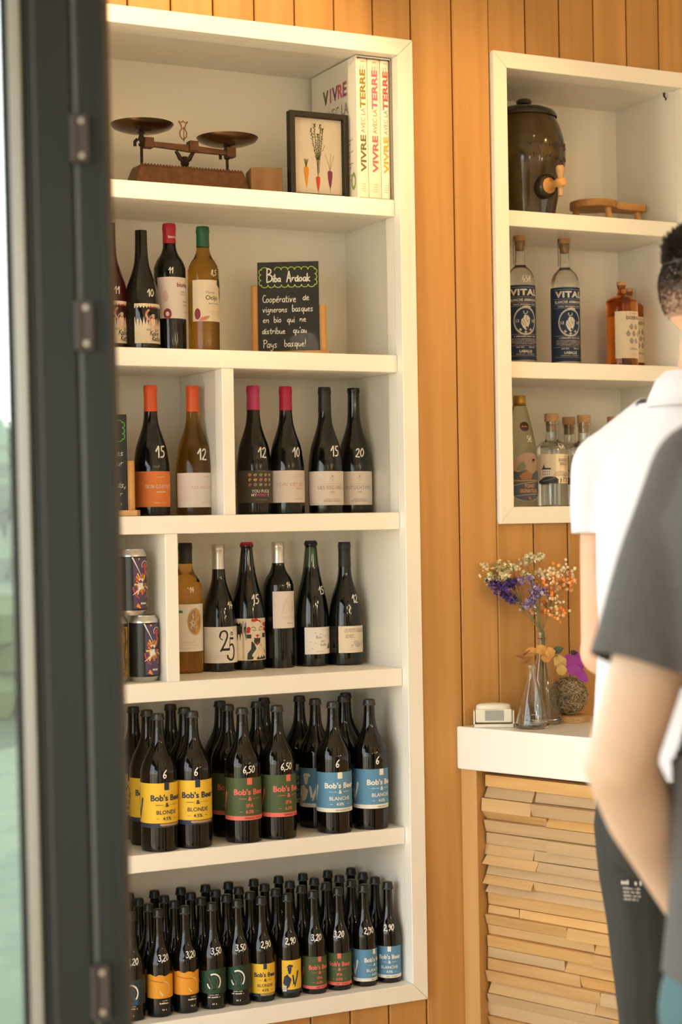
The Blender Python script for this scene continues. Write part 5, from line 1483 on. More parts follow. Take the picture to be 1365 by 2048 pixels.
for px, y, lab in ((1245, .115, 'front bottle of amber Exode spirit with cream label of small grenades'), (1259, .215, 'amber Exode spirit bottle half hidden behind its twin')):
    o = clear_bottle(px, 660, y, NS2, 'decanter', COGNACG, lab, exode_art(), -2, None, None)
    b = MB(); b.lathe([(.0098, .205), (.0098, .2137), (.0122, .2139), (.0122, .2225), (.0110, .2235), (0, .2235)], CORK, 22); b.build('stopper', o, 45)
def tonic_art():
    R = .0425; a = Art(); PK = flat('faded_rose_art', (.52, .36, .28)); BL = flat('slate_blue_art', (.10, .13, .18)); RU = flat('rust_art', (.42, .20, .10)); SG = flat('sage_art', (.24, .27, .18)); W = .058
    a.poly([(-W, .066), (W, .066), (W, .108), (.034, .120), (.022, .130), (.008, .1335), (-.010, .131), (-.024, .123), (-W, .112)], PK, 0)
    a.poly([(-W, .066), (W, .066), (W, .082), (.030, .090), (.012, .080), (-.004, .092), (-.024, .086), (-W, .094)], BL, 1)
    a.poly([(-.030, .090), (-.020, .108), (-.010, .112), (-.004, .098), (-.012, .088)], SG, 2); a.poly([(-.022, .076), (-.004, .090), (.014, .080), (.010, .068), (-.016, .068)], RU, 2)
    a.poly([(.000, .086), (.006, .104), (.014, .110), (.020, .106), (.022, .094), (.016, .084)], PK, 3); a.ell(.016, .112, .005, .005, RU, 4, 10); a.ell(.017, .1155, .0045, .003, INK, 5, 10)
    a.rect(-W, .0630, W, .0665, flat('gold_rule', (.50, .31, .08)), 2)
    pts = [(-W, .063), (-W, .040)] + [(-W + 2 * W * i / 20, .040 - .026 * math.sin(math.pi * i / 20)) for i in range(21)] + [(W, .063)]
    a.poly(pts, BL, 1); a.line(pts[2:23], .0010, OFFWHITE, 2); a.line([(-.048, .0500), (-.01, .0585), (.03, .0620)], .0012, PALEINK, 3); a.line([(-.040, .0262), (0, .0300), (.036, .0315)], .0012, PALEINK, 3)
    for s, u, v, w_ in (('TONIC', .004, .0475, .030), ('SIGNATURE', .004, .0355, .052)): a.text(s, u, v, .0085, flat('gold_orange_ink', (.68, .36, .12)), bold=.035, shear=.25, wmax=w_, layer=4)
    a.text('1L', .004, .0185, .0070, flat('gold_orange_ink', (.68, .36, .12)), bold=.03, layer=4)
    return a
o = clear_bottle(1041.5, 920, .135, NS3, 'litre', mat('tonic_glass', (.80, .80, .62), .01, trans=1.0, ior=1.36), 'one litre bottle of Tonic Signature with gold screw cap, price 5', tonic_art(), -14, 792, None, 'soda bottle', 'tonic_bottle')
b = MB(); b.lathe([(.0150, .250), (.0155, .2505), (.0155, .254), (.0148, .2545), (.0148, .258), (.0156, .2585), (.0156, .2745), (.0146, .276), (0, .276)], GOLDCAP, 28); b.build('screw_cap', o, 45)
a = Art(); a.ell(0, 0, .0132, .0132, flat('plum_seal', (.055, .022, .03)), 0, 24); a.ell(0, 0, .0128, .0128, flat('gold_orange_ink', (.68, .36, .12)), 1, 24, inner=.94); a.scrib(-.008, .008, -.0015, .0040, flat('gold_orange_ink', (.68, .36, .12)), 2)
a.items = [([(u, v + .198) for u, v in vs], fs, m, l) for vs, fs, m, l in a.items]
label_mesh(a, 'litre', -9).build('neck_seal', o, 0, fix=False)
price(o, 'litre', '5€', .160, .0150, 5)
def gin_art():
    a = paper(.0392, 88, .058, .132, CREAMP); G = flat('dark_moss_ink', (.035, .05, .035))
    a.poly([(-.058, .058), (-.004, .058), (-.003, .068), (-.010, .074), (-.026, .076), (-.040, .074), (-.058, .064)], G, 1)
    a.line(chaikin([(-.045, .064), (-.025, .067), (-.012, .072)]), .0014, GREYINK, 2)
    a.rect(-.046, .076, -.023, .093, WHITEP, 2); a.poly([(-.048, .093), (-.020, .093), (-.024, .097), (-.045, .097)], G, 3); a.poly([(-.044, .097), (-.037, .097), (-.0405, .107)], G, 3)
    for i in range(4):
        for j in range(2): a.rect(-.044 + i * .0055, .079 + j * .007, -.0415 + i * .0055, .083 + j * .007, MAROON if i < 2 else GREYINK, 3)
    a.poly([(-.018, .076), (-.010, .088), (.006, .090), (.03, .084), (.044, .086), (.044, .076)], flat('pale_hill_ink', (.58, .49, .38)), 1)
    a.text('BIARRITZ', .014, .113, .0078, GREYINK, bold=.02, wmax=.034); a.text('BRECK', .014, .1035, .0076, GREYINK, bold=.02, wmax=.026); a.scrib(-.002, .030, .124, .0028, PALEINK); a.scrib(.004, .022, .099, .0022, PALEINK)
    rnd = random.Random(1)
    for i in range(14): a.ell(.018 + rnd.uniform(-.007, .007), .072 + rnd.uniform(-.009, .009), .0022, .0018, GREYINK, 3, 7)
    a.line([(.002, .060), (.004, .066), (.003, .070)], .0022, INK, 3); return a
for px, y, tp, lab, pr in ((1105, .110, 828, 'clear gin bottle with pale villa label, front, price 43', '43€'), (1140, .235, 836, 'clear gin bottle behind the front one, cork half hidden', None), (1170, .150, 831, 'clear gin bottle half hidden behind the white sleeve', None), (1230, .200, 814, 'clear bottle with only its cork showing over the white shoulder', None)):
    o = clear_bottle(px, 930, y, NS3, 'apothecary', CLEARG, lab, gin_art(), -12, None, .152)
    b = MB(); b.lathe([(.0132, .190), (.0140, .2152), (.0178, .2154), (.0178, .234), (.0170, .2355), (0, .2355)], CORK, 26); b.build('cork_stopper', o, 45)
    if pr: price(o, 'apothecary', pr, .146, .0125, 7)

# ================================================================== things on the bar
BR = math.radians(-30)
ps = atz(985, 1457, ZBT) + Vector((.02, .025, 0))
sen = empty('motion_sensor', (ps.x, ps.y, ZBT + .0004), 'small ivory box sensor with grey lens on the near end of the bar', 'sensor', None, BR)
b = MB(); b.box((-.0465, -.018, 0), (.0465, .022, .008), PLASTIC); b.build('base_plate', sen, 0, .0015)
for s in (-1, 1):
    b = MB(); b.box((s * .0465 - .0018, -.018, .008), (s * .0465 + .0018, .018, .040), PLASTIC); b.build('bracket_arm', sen, 0, .001)
b = MB(); b.box((-.043, -.0165, .0115), (.043, .020, .0435), PLASTIC); b.build('housing', sen, 0, .003)
b = MB(); b.loft([[Vector((.0415 * math.cos(t) * q, .002 + .0195 * math.sin(t) * q, .0435 + h)) for t in [i * 2 * math.pi / 32 for i in range(32)]] for q, h in ((1, 0), (1, .005), (.95, .009), (.8, .0115), (.5, .013))], PLASTIC); b.build('domed_top', sen, 40)
b = MB(); b.box((-.021, -.0182, .0165), (.023, -.0160, .0405), LENS); b.build('lens_window', sen, 0, .001)

def carafe(px, py, hgt, rb_, rn, label):
    p = atz(px, py, ZBT)
    pr = smooth_prof([(rb_ * .93, .0005), (rb_, .006), (rb_ * .96, .018), (rb_ * .70, hgt * .42), (rn * 1.25, hgt * .74), (rn, hgt * .84), (rn, hgt * .92), (rn * 1.18, hgt * .925), (rn * 1.18, hgt * .985), (rn, hgt)], 3)
    P_ = [(0, .0002)] + pr + [(r - .0018, z) for r, z in pr[::-1] if z > .010] + [(0, .010)]
    b = MB(); b.lathe(P_, CLEARG, 28)
    o = b.build('flower_bottle', None, 50, loc=(p.x, p.y, ZBT + .0004))
    tag(o, label, 'vase'); return o, pr, hgt
v1, vp1, vh1 = carafe(1080, 1450, .222, .047, .0105, 'taller clear glass bottle holding the dried flower stems')
v2, vp2, vh2 = carafe(1066, 1456, .150, .040, .0105, 'shorter clear glass bottle in front of the taller one')
d2 = (v2.location - v1.location); 
if d2.length < .095:
    d2.z = 0; q = d2.normalized() if d2.length > 1e-4 else Vector((-.6, -.8, 0)); v1.location = v2.location - q * .095
D1 = (v1.location - CAMP).dot(FW)
MOUTH = v1.location + Vector((0, 0, vh1))
STEM = flat('dry_green_stem', (.16, .17, .07)); STEMB = flat('dry_brown_stem', (.26, .19, .08))
rnd = random.Random(17)
def flower(name, label, tips, pet, stem, n, r, spread, depth=0.0, cat='dried flower', floret=None):
    """tips: pixel centres of its clusters"""
    root = empty(name, v1.location + Vector((0, 0, .012)), label, cat, 'dried flowers in the tall bottle')
    o = root.location
    b = MB()
    foot = Vector((rnd.uniform(-.022, .022), rnd.uniform(-.022, .022), .002))
    mouth = MOUTH - o + Vector((rnd.uniform(-.005, .005), rnd.uniform(-.005, .005), -.005))
    low = mouth + Vector((0, 0, -.07))
    ws = [atd(px, py, D1 + depth + rnd.uniform(-.015, .015)) - o for px, py, _ in tips]
    cen = sum(ws, Vector()) / len(ws)
    fork = mouth.lerp(cen, .55)
    b.tube([foot, low * .6 + foot * .4, mouth, fork], .0016, stem, 6)
    for w_ in ws:
        b.tube([mouth.lerp(fork, .85), fork.lerp(w_, .5) + Vector((0, 0, .004)), w_], [.0014, .0010, .0008], stem, 5)
    b.build('stem', root, 40)
    b = MB()
    for w_, (px, py, k) in zip(ws, tips):
        for i in range(int(n * k)):
            dv = Vector((rnd.gauss(0, 1), rnd.gauss(0, 1), rnd.gauss(0, .75))) * spread * math.sqrt(k)
            c = w_ + dv
            rr = r * 1.3 * rnd.uniform(.7, 1.25)
            if floret == 'dot':
                b.ball(c, rr, pet[rnd.randrange(len(pet))], 6, 4)
                if i % 3 == 0: b.tube([w_ + dv * .15 - Vector((0, 0, .006)), c], .0005, stem, 4)
            else:
                m = pet[rnd.randrange(len(pet))]
                nrm = Vector((rnd.gauss(0, 1), rnd.gauss(0, 1) - .8, rnd.gauss(0, 1) + .4)).normalized()
                u = nrm.orthogonal().normalized(); w2 = nrm.cross(u)
                k5 = 5; vs = [c - nrm * rr * .5]
                for j in range(k5 * 2):
                    t = math.pi * j / k5; q = rr * (1.25 if j % 2 == 0 else .7)
                    vs.append(c + (u * math.cos(t) + w2 * math.sin(t)) * q + nrm * rr * (.35 if j % 2 == 0 else .0))
                b.add(vs, [(0, 1 + j, 1 + (j + 1) % (2 * k5)) for j in range(2 * k5)], m)
    o2 = b.build('blossoms', root, 0, fix=False); o2['kind'] = 'stuff'
CRM = [flat('cream_petal', (.72, .64, .36)), flat('pale_cream_petal', (.80, .74, .50)), flat('straw_petal', (.50, .43, .20))]
VIO = [flat('deep_violet_petal', (.085, .04, .22)), flat('violet_petal', (.14, .07, .32)), flat('dark_violet_petal', (.06, .03, .16))]
LIL = [flat('lilac_petal', (.36, .27, .48)), flat('pale_lilac_petal', (.50, .42, .56)), flat('mauve_petal', (.26, .17, .38))]
ORA = [flat('orange_petal', (.80, .26, .05)), flat('pale_orange_petal', (.80, .45, .20)), flat('peach_petal', (.78, .58, .36))]
flower('statice_sprig', 'cream statice sprig leaning furthest left in the tall bottle', [(982, 1158, 1.0), (1003, 1136, 1.0), (1026, 1133, .8), (973, 1134, .4), (1010, 1150, .8)], CRM, STEM, 46, .0036, .0085)
flower('statice_sprig', 'cream statice sprig standing tallest, in the middle of the tall bottle', [(1052, 1122, 1.0), (1066, 1112, .8), (1080, 1117, .8), (1053, 1148, .5)], CRM, STEMB, 40, .0036, .0075, .01)
flower('statice_sprig', 'deep violet statice sprig under the cream one in the tall bottle', [(1002, 1174, 1.2), (1022, 1166, 1.0), (1013, 1190, 1.0), (1026, 1201, .6), (994, 1168, .5)], VIO, STEM, 56, .0034, .0085, -.012)
flower('statice_sprig', 'pale lilac statice sprig over the mouth of the tall bottle', [(1048, 1162, .7), (1061, 1156, .5), (1072, 1177, 1.2), (1085, 1184, 1.0), (1068, 1195, .8), (1052, 1213, .8), (1060, 1205, .6)], LIL, STEM, 40, .0034, .0080, -.006)
flower('gypsophila_sprig', 'orange gypsophila sprig leaning right in the tall bottle', [(1100, 1160, 1.1), (1115, 1153, 1.2), (1128, 1168, 1.0), (1103, 1190, .8), (1093, 1214, 1.0), (1107, 1222, .9), (1120, 1232, .7), (1072, 1226, .5), (1140, 1160, .8)], ORA, STEMB, 24, .0032, .013, .012, floret='dot')
flower('gypsophila_sprig', 'pale cream gypsophila sprig with sparse dots behind the orange one', [(1086, 1146, .7), (1090, 1155, .8), (1138, 1132, .6), (1134, 1150, .5), (1128, 1206, .3)], [CRM[1], flat('ivory_petal', (.80, .70, .50))], STEMB, 16, .0032, .013, .02, floret='dot')
# paper leaves garland round the bottle neck
gar = empty('leaf_spray', v1.location + Vector((0, 0, .10)), 'spray of dry orange and brown leaves between the two bottle necks', 'leaves')
g0 = gar.location
LO, LBR, LG, LY = flat('orange_leaf', (.56, .27, .06)), flat('brown_leaf', (.28, .12, .03)), flat('dark_green_leaf', (.06, .085, .05)), flat('ochre_leaf', (.48, .30, .09))
pts = [(1046, 1311), (1062, 1306), (1080, 1309), (1098, 1306), (1115, 1312)]
Dg = D1 - .048
b = MB(); b.tube([atd(px, py, Dg) - g0 for px, py in pts], .0013, STEMB, 6); b.build('twig', gar)
def leaf(px, py, w, h, rot, m, dd=0):
    c = atd(px, py, Dg + dd) - g0
    u = RT * math.cos(rot) + UP * math.sin(rot); v = -RT * math.sin(rot) + UP * math.cos(rot); n = -FW
    prof = [(-1, 0), (-.6, .75), (0, 1), (.55, .72), (1, 0), (.55, -.72), (0, -1), (-.6, -.75)]
    vs = [c + n * .004] + [c + u * a * w + v * d * h + n * (.004 * abs(a)) for a, d in prof]
    k = len(vs); vs += [p - n * .0006 for p in vs]
    fs = [(0, 1 + i, 1 + (i + 1) % 8) for i in range(8)] + [(k, k + 1 + (i + 1) % 8, k + 1 + i) for i in range(8)] + [(1 + i, 1 + (i + 1) % 8, k + 1 + (i + 1) % 8, k + 1 + i) for i in range(8)]
    b = MB(); b.add(vs, fs, m); b.build('leaf', gar, 0, fix=False)
for px, py, w, h, r, m in ((1064, 1303, .013, .008, .1, LO), (1083, 1299, .010, .010, .7, LO), (1101, 1305, .010, .010, .3, LO), (1093, 1315, .010, .009, .0, LO), (1053, 1320, .014, .006, .5, LBR), (1044, 1313, .012, .003, -.2, LBR), (1050, 1307, .012, .002, .6, LBR),
                           (1116, 1300, .011, .007, .35, LG), (1121, 1324, .012, .015, .5, LY), (1124, 1340, .010, .010, .1, LY)):
    leaf(px, py, w * 1.35, h * 1.35, r, m, rnd.uniform(-.006, .006))
# nest ball of dry grass on a wooden foot
pn = atz(1138, 1447, ZBT); pn = pn + Vector((.03, .04, 0))
Dn = (pn - CAMP).dot(FW); rn = 38 * Dn / FPX
ft = MB(); ft.lathe([(0, 0), (.048, 0), (.049, .003), (.049, .013), (.046, .015), (0, .015)], CORK, 32)
tag(ft.build('wooden_disc', None, 45, loc=(pn.x, pn.y, ZBT + .0004)), 'pale round wooden disc under the grass ball on the bar', 'disc')
nest = empty('grass_ball', (pn.x, pn.y, ZBT + .0158), 'ball of dry brown grass on the bar behind the glass bottles', 'ornament')
b = MB(); b.ball((0, 0, rn), rn * .86, flat('nest_core', (.20, .135, .065)), 20, 14); b.build('core', nest)
b = MB(); GRS = [flat('dry_grass', (.50, .40, .24)), flat('dry_grass_dark', (.20, .14, .07)), flat('dry_grass_pale', (.62, .53, .36)), flat('dry_grass_brown', (.32, .22, .12))]
for i in range(950):
    a0 = Vector((rnd.gauss(0, 1), rnd.gauss(0, 1), rnd.gauss(0, 1))).normalized(); t = a0.orthogonal().normalized(); t = (Matrix.Rotation(rnd.uniform(0, 6.28), 3, a0) @ t)
    Ln = rnd.uniform(.3, .95); q = []
    for k in range(5):
        s = (k / 4 - .5) * Ln
        d = (a0 * math.cos(s) + t * math.sin(s)); q.append(Vector((0, 0, rn)) + d * rn * (rnd.uniform(.88, 1.0) + (.10 * rnd.random() if k in (0, 4) else 0)))
    if min(p.z for p in q) < 0.0005: continue
    b.tube(q, [.0003, .0006, .0007, .0006, .0003], rnd.choice(GRS), 3, caps=False)
o = b.build('grass_strands', nest, 0, fix=False); o['kind'] = 'stuff'
# purple felt flower
MAG = mat('purple_felt', (.34, .05, .33), .9, sheen=.3)
Df = Dn - rn * .55
fl = empty('felt_flower', atd(1150, 1335, Df), 'bright purple felt flower tucked over the grass ball', 'flower')
def petal(px, py, w, h, rot, m=MAG, dd=0):
    c = atd(px, py, Df + dd) - fl.location
    u = RT * math.cos(rot) + UP * math.sin(rot); v = -RT * math.sin(rot) + UP * math.cos(rot); n = -FW
    vs = []; N = 14
    for s in (.0012, -.0012):
        vs.append(c + n * (.004 + s))
        for i in range(N):
            t = 2 * math.pi * i / N; k = 1 + .10 * math.cos(3 * t)
            vs.append(c + u * math.cos(t) * w * k + v * math.sin(t) * h * k + n * (s + .003 * math.sin(2 * t)))
    fs = [(0, 1 + i, 1 + (i + 1) % N) for i in range(N)] + [(N + 1, N + 2 + (i + 1) % N, N + 2 + i) for i in range(N)] + [(1 + i, 1 + (i + 1) % N, N + 2 + (i + 1) % N, N + 2 + i) for i in range(N)]
    b = MB(); b.add(vs, fs, m); b.build('petal', fl, 50, fix=False)
petal(1143, 1326, .019, .022, .2); petal(1158, 1322, .017, .024, .3, dd=.004); petal(1150, 1340, .018, .014, -.2, dd=-.003); petal(1164, 1350, .020, .012, -.9, dd=.003)
petal(1148, 1305, .008, .006, 0, flat('dark_plum', (.045, .025, .05)), -.002)
b = MB(); b.tube([atd(1150, 1345, Df - .004) - fl.location, atd(1140, 1365, Df + .002) - fl.location, atd(1122, 1390, Df - .008) - fl.location, atd(1112, 1395, Df - .006) - fl.location], .0012, STEM, 6); b.build('wire_stem', fl)

# ================================================================== people
SKIN = mat('skin_pale', (.62, .38, .25), .5, spec=.3, sss=.12, noise=((9, 9, 9), (.58, .33, .21), .35, .7))
SKIN2 = mat('skin_light', (.60, .43, .30), .48, spec=.3, sss=.12, noise=((8, 8, 8), (.58, .39, .27), .35, .7))
HAIR = mat('dark_hair', (.022, .015, .010), .5)
FADE = mat('short_hair', (.055, .034, .02), .6, noise=((240, 240, 240), (.13, .075, .045), .35, .7))
STUBBLE = mat('clipped_stubble', (.22, .125, .075), .6, noise=((260, 260, 260), (.42, .25, .16), .3, .7))
WHITEC = mat('white_pique_cotton', (.62, .61, .64), .85, sheen=.15, bump=((9, 9, 7), .35, .012))
GREYC = mat('charcoal_jersey', (.058, .055, .050), .9, sheen=.05, noise=((160, 160, 160), (.075, .071, .065), .35, .65), bump=((9, 9, 5), .45, .014))
BLACKT = mat('black_trouser_cotton', (.022, .022, .017), .85, bump=((11, 11, 6), .55, .014))
TEALJ = mat('teal_denim', (.05, .11, .12), .85, bump=((11, 11, 6), .4, .01))
SHOE = mat('black_shoe_leather', (.015, .014, .013), .5)
EYEW = flat('eye_white', (.75, .72, .68), .2); IRIS = flat('brown_iris', (.05, .025, .012), .2); LIP = flat('lips', (.50, .20, .16), .45)

def capsule_mesh(b, p0, r0, p1, r1, m, n=16, k=5):
    p0, p1 = Vector(p0), Vector(p1); d = (p1 - p0); Ln = d.length; d.normalize()
    u = d.orthogonal().normalized(); w = d.cross(u); rings = []
    for i in range(k):
        t = math.pi / 2 * (i + .02) / k; rings.append((p0 - d * r0 * math.cos(t), r0 * math.sin(t)))
    rings.append((p0, r0)); rings.append((p1, r1))
    for i in range(k - 1, -1, -1):
        t = math.pi / 2 * (i + .02) / k; rings.append((p1 + d * r1 * math.cos(t), r1 * math.sin(t)))
    b.loft([[c + (u * math.cos(2 * math.pi * j / n) + w * math.sin(2 * math.pi * j / n)) * r for j in range(n)] for c, r in rings], m)
def fuse(b, name, m, parent, voxel=.006, smooth=6, cut=None, disp=None, extra=None):
    """weld the builder's solids into one skin; cut = [(point, normal, radius)] opens hems"""
    me = bpy.data.meshes.new(name); me.from_pydata(b.v, [], b.f)
    bm = bmesh.new(); bm.from_mesh(me); bmesh.ops.recalc_face_normals(bm, faces=bm.faces[:]); bm.to_mesh(me); bm.free()
    o = bpy.data.objects.new(name, me); COL.objects.link(o)
    r = o.modifiers.new('r', 'REMESH'); r.mode = 'VOXEL'; r.voxel_size = voxel
    s = o.modifiers.new('s', 'SMOOTH'); s.factor = .5; s.iterations = smooth
    dg = bpy.context.evaluated_depsgraph_get()
    ev = bpy.data.meshes.new_from_object(o.evaluated_get(dg))
    bpy.data.objects.remove(o); bpy.data.meshes.remove(me)
    bm = bmesh.new(); bm.from_mesh(ev)
    for c, nrm, rad in (cut or []):
        geo = [v for v in bm.verts if (v.co - c).length < rad]
        vs = set(geo); ed = [e for e in bm.edges if e.verts[0] in vs and e.verts[1] in vs]; fc = [f for f in bm.faces if all(v in vs for v in f.verts)]
        bmesh.ops.bisect_plane(bm, geom=geo + ed + fc, plane_co=c, plane_no=nrm, clear_outer=True)
    if disp:
        for v in bm.verts: v.co += v.normal * disp(v.co)
    bm.to_mesh(ev); bm.free()
    ev.materials.clear(); ev.materials.append(m)
    ev.polygons.foreach_set('use_smooth', [True] * len(ev.polygons))
    ev.name = name
    q = bpy.data.objects.new(name, ev); COL.objects.link(q)
    q.parent = parent; q.location = -parent.location if parent else (0, 0, 0)
    if cut:
        sd = q.modifiers.new('thickness', 'SOLIDIFY'); sd.thickness = .0025; sd.offset = -1
    return q

class Fig:
    def __init__(s, o, phi):
        s.o = Vector(o); a = math.radians(phi)
        s.F = Vector((math.sin(a), math.cos(a), 0)); s.L = Vector((-s.F.y, s.F.x, 0)); s.Z = Vector((0, 0, 1))
    def __call__(s, l, f, z):
        return s.o + s.L * l + s.F * f + s.Z * z
    def ring(s, z, wl, wf, f0=0, l0=0, n=28, p=2.3):
        out = []
        for i in range(n):
            t = 2 * math.pi * i / n; c, q = math.cos(t), math.sin(t)
            out.append(s(l0 + wl * math.copysign(abs(c) ** (2 / p), c), f0 + wf * math.copysign(abs(q) ** (2 / p), q), z))
        return out
def hand_solids(b, wrist, along, palm_n, thumb_side, m):
    """palm plus four unequal curled fingers and a thumb from the palm's side"""
    a = Vector(along).normalized(); n = Vector(palm_n); n = (n - a * n.dot(a)).normalized(); t = Vector(thumb_side); t = (t - a * t.dot(a) - n * t.dot(n)).normalized()
    w = Vector(wrist)
    for k in (-1, 0, 1):
        capsule_mesh(b, w + a * .01 + t * k * .014, .0165, w + a * .085 + t * k * .024, .0145, m, 12, 4)
    for i, (off, ln) in enumerate(((.030, .070), (.010, .078), (-.010, .073), (-.029, .058))):
        p = w + a * .088 + t * off; d = (a + t * off * 1.2).normalized()
        for seg, (fr, ang) in enumerate(((.45, .25), (.32, .55), (.23, .55))):
            d = (d * math.cos(ang) + n * math.sin(ang)).normalized(); q = p + d * ln * fr
            capsule_mesh(b, p, .0092 - seg * .0008, q, .0086 - seg * .001, m, 10, 4); p = q
    p = w + a * .030 + t * .026; d = (a * .75 + t * .75 + n * .25).normalized()
    for ln, r in ((.036, .0125), (.030, .0105), (.024, .0092)):
        q = p + d * ln; capsule_mesh(b, p, r, q, r * .92, m, 10, 4); p = q; d = (d + a * .35 + n * .2).normalized()
def head(b, f, c, phi, m, sc=1.0):
    """adds skull, jaw, nose and ears round the head centre c looking along phi"""
    h = Fig(c, phi); P3 = lambda l, fo, z: h(l * sc, fo * sc, z * sc)
    M = Matrix((h.L, h.F, h.Z)).transposed()
    b.ball(P3(0, -.008, .022), (.076 * sc, .096 * sc, .092 * sc), m, 24, 16, M)
    b.ball(P3(0, .020, -.035), (.064 * sc, .074 * sc, .082 * sc), m, 24, 16, M)
    b.ball(P3(0, .058, -.092), (.030 * sc, .028 * sc, .022 * sc), m, 16, 10, M)
    capsule_mesh(b, P3(0, .092, .010), .010 * sc, P3(0, .106, -.026), .0135 * sc, m, 10, 4)
    for s in (-1, 1):
        b.ball(P3(s * .011, .097, -.029), .009 * sc, m, 8, 6)
        b.ball(P3(s * .032, .080, .030), (.024 * sc, .012 * sc, .008 * sc), m, 10, 6, M)
        b.ball(P3(s * .040, .074, -.024), (.020 * sc, .016 * sc, .017 * sc), m, 10, 6, M)
    return h, P3, M
def face(parent, P3, M, sc, m_skin):
    for s in (-1, 1):
        b = MB(); b.ball(P3(s * .031, .0805, .006), .0125 * sc, EYEW, 14, 10); b.ball(P3(s * .031, .0900, .006), .0052 * sc, IRIS, 10, 8)
        b.build('eye', parent).location = -parent.location
        b = MB(); b.tube([P3(s * .014, .094, .030), P3(s * .032, .094, .036), P3(s * .050, .080, .029)], [.0035 * sc, .004 * sc, .002 * sc], HAIR, 6); b.build('eyebrow', parent).location = -parent.location
        b = MB(); c = P3(s * .079, -.008, -.004)
        T = Matrix.Rotation(-s * .35, 3, 'Z') @ M
        n = 18; ring = []
        for i in range(n):
            t = 2 * math.pi * i / n; ring.append(c + T @ Vector((s * .006 * sc, .0165 * math.cos(t) * (1.1 if math.sin(t) > 0 else .72) * sc, .030 * math.sin(t) * sc)))
        b.tube(ring, .0048 * sc, m_skin, 8, closed=True)
        b.ball(c, (.0055 * sc, .015 * sc, .026 * sc), m_skin, 12, 8, T)
        b.ball(c + T @ Vector((s * .005 * sc, -.001, -.027 * sc)), .0078 * sc, m_skin, 10, 6)
        b.build('ear', parent).location = -parent.location
    b = MB(); b.ball(P3(0, .091, -.052), (.024 * sc, .007 * sc, .0045 * sc), LIP, 14, 8, M); b.ball(P3(0, .090, -.060), (.020 * sc, .007 * sc, .005 * sc), LIP, 14, 8, M); b.build('lips', parent).location = -parent.location

def legs(b, f, hipz, kneez, r, m, foot=True, spread=.095, fwd=(0, 0)):
    for s, fo in ((1, fwd[0]), (-1, fwd[1])):
        capsule_mesh(b, f(s * spread, -.01, hipz), r, f(s * (spread + .01), .012 + fo * .5, kneez), r * .68, m)
        capsule_mesh(b, f(s * (spread + .01), .012 + fo * .5, kneez), r * .68, f(s * (spread + .012), -.015 + fo, .10), r * .46, m)
def shoe(f, s, fo, spread, parent):
    b = MB(); sole = []
    rr = []
    for t, w, h in ((-.075, .030, .055), (-.055, .037, .085), (-.01, .038, .095), (.06, .041, .070), (.12, .044, .050), (.165, .036, .040), (.185, .018, .030)):
        rr.append([f(s * spread + w * math.cos(q), t + fo - .01, .002 + (h * max(math.sin(q), 0) if math.sin(q) > 0 else 0)) for q in [2 * math.pi * i / 16 for i in range(16)]])
    b.loft(rr, SHOE); o = b.build('shoe', parent, 50); o.location = -parent.location

# ---- the man in the white polo shirt
WF = Fig((1.811, -1.368, 0), 71)
man = empty('person', WF.o, 'person with short dark hair in a white polo shirt and black trousers at the bar', 'person')
b = MB(); m = SKIN
b.loft([WF.ring(z, wl, wf, f0) for z, wl, wf, f0 in ((.90, .155, .105, 0), (.98, .165, .112, -.005), (1.10, .148, .102, 0), (1.22, .160, .110, .0), (1.34, .176, .118, -.005), (1.43, .178, .108, -.012), (1.50, .135, .078, -.018), (1.54, .075, .062, -.018))], m)
capsule_mesh(b, WF(0, -.018, 1.50), .062, WF(0, .012, 1.66), .056, m)
hc = WF(-.004, .028, 1.720)
hw, HP, HM = head(b, WF, hc, 142, m)
armsW = []
for s in (1, -1):
    sh = WF(s * .196, -.012, 1.446); el = WF(s * .204, -.030, 1.140); wr = WF(s * .135, .195, 1.080)
    b.ball(sh, .058, m, 16, 12); capsule_mesh(b, WF(s * .03, -.02, 1.515), .045, sh, .052, m)
    capsule_mesh(b, sh, .053, sh.lerp(el, .5), .047, m); capsule_mesh(b, sh.lerp(el, .5), .047, el, .039, m)
    capsule_mesh(b, el, .041, el.lerp(wr, .35), .042, m); capsule_mesh(b, el.lerp(wr, .35), .042, wr, .027, m)
    hand_solids(b, wr, (wr - el), WF.L * -s - WF.Z * .5, WF.Z, m)
    armsW.append((sh, el))
legs(b, WF, .90, .49, .088, m, spread=.118)
fuse(b, 'body', m, man, .0055, 5)
face(man, HP, HM, 1.0, SKIN)
# shirt
b = MB(); m = WHITEC
b.loft([WF.ring(z, wl, wf, f0) for z, wl, wf, f0 in ((.925, .226, .152, -.006), (.955, .225, .150, -.006), (1.06, .214, .140, -.004), (1.20, .204, .134, -.002), (1.33, .204, .138, -.010), (1.41, .200, .128, -.016), (1.47, .165, .104, -.020), (1.535, .098, .082, -.022), (1.565, .080, .074, -.020))], m)
cuts = [(WF(0, 0, .955), Vector((0, 0, -1)), .35), (WF(0, -.01, 1.553), Vector((0, .0, 1)), .12)]
for sh, el in armsW:
    d = (el - sh).normalized(); hem = sh + d * .108
    capsule_mesh(b, WF(.045 if sh is armsW[0][0] else -.045, -.022, 1.540), .060, sh + Vector((0, 0, .002)), .066, m, 24)
    capsule_mesh(b, sh + Vector((0, 0, .002)), .068, sh + d * .06, .068, m, 24); capsule_mesh(b, sh + d * .06, .068, hem + d * .03, .0590, m, 24)
    cuts.append((hem, d, .085))
def wrinkle(amp, fx):
    return lambda c: amp * (mnoise.noise(Vector((c.x * fx, c.y * fx, c.z * fx * .55))) + .5 * mnoise.noise(Vector((c.x * fx * 2.3, c.y * fx * 2.3, c.z * fx * .9 + 5))))
fuse(b, 'polo_shirt', m, man, .006, 8, cuts, wrinkle(.0055, 8))
b = MB(); n = 40; rg = []
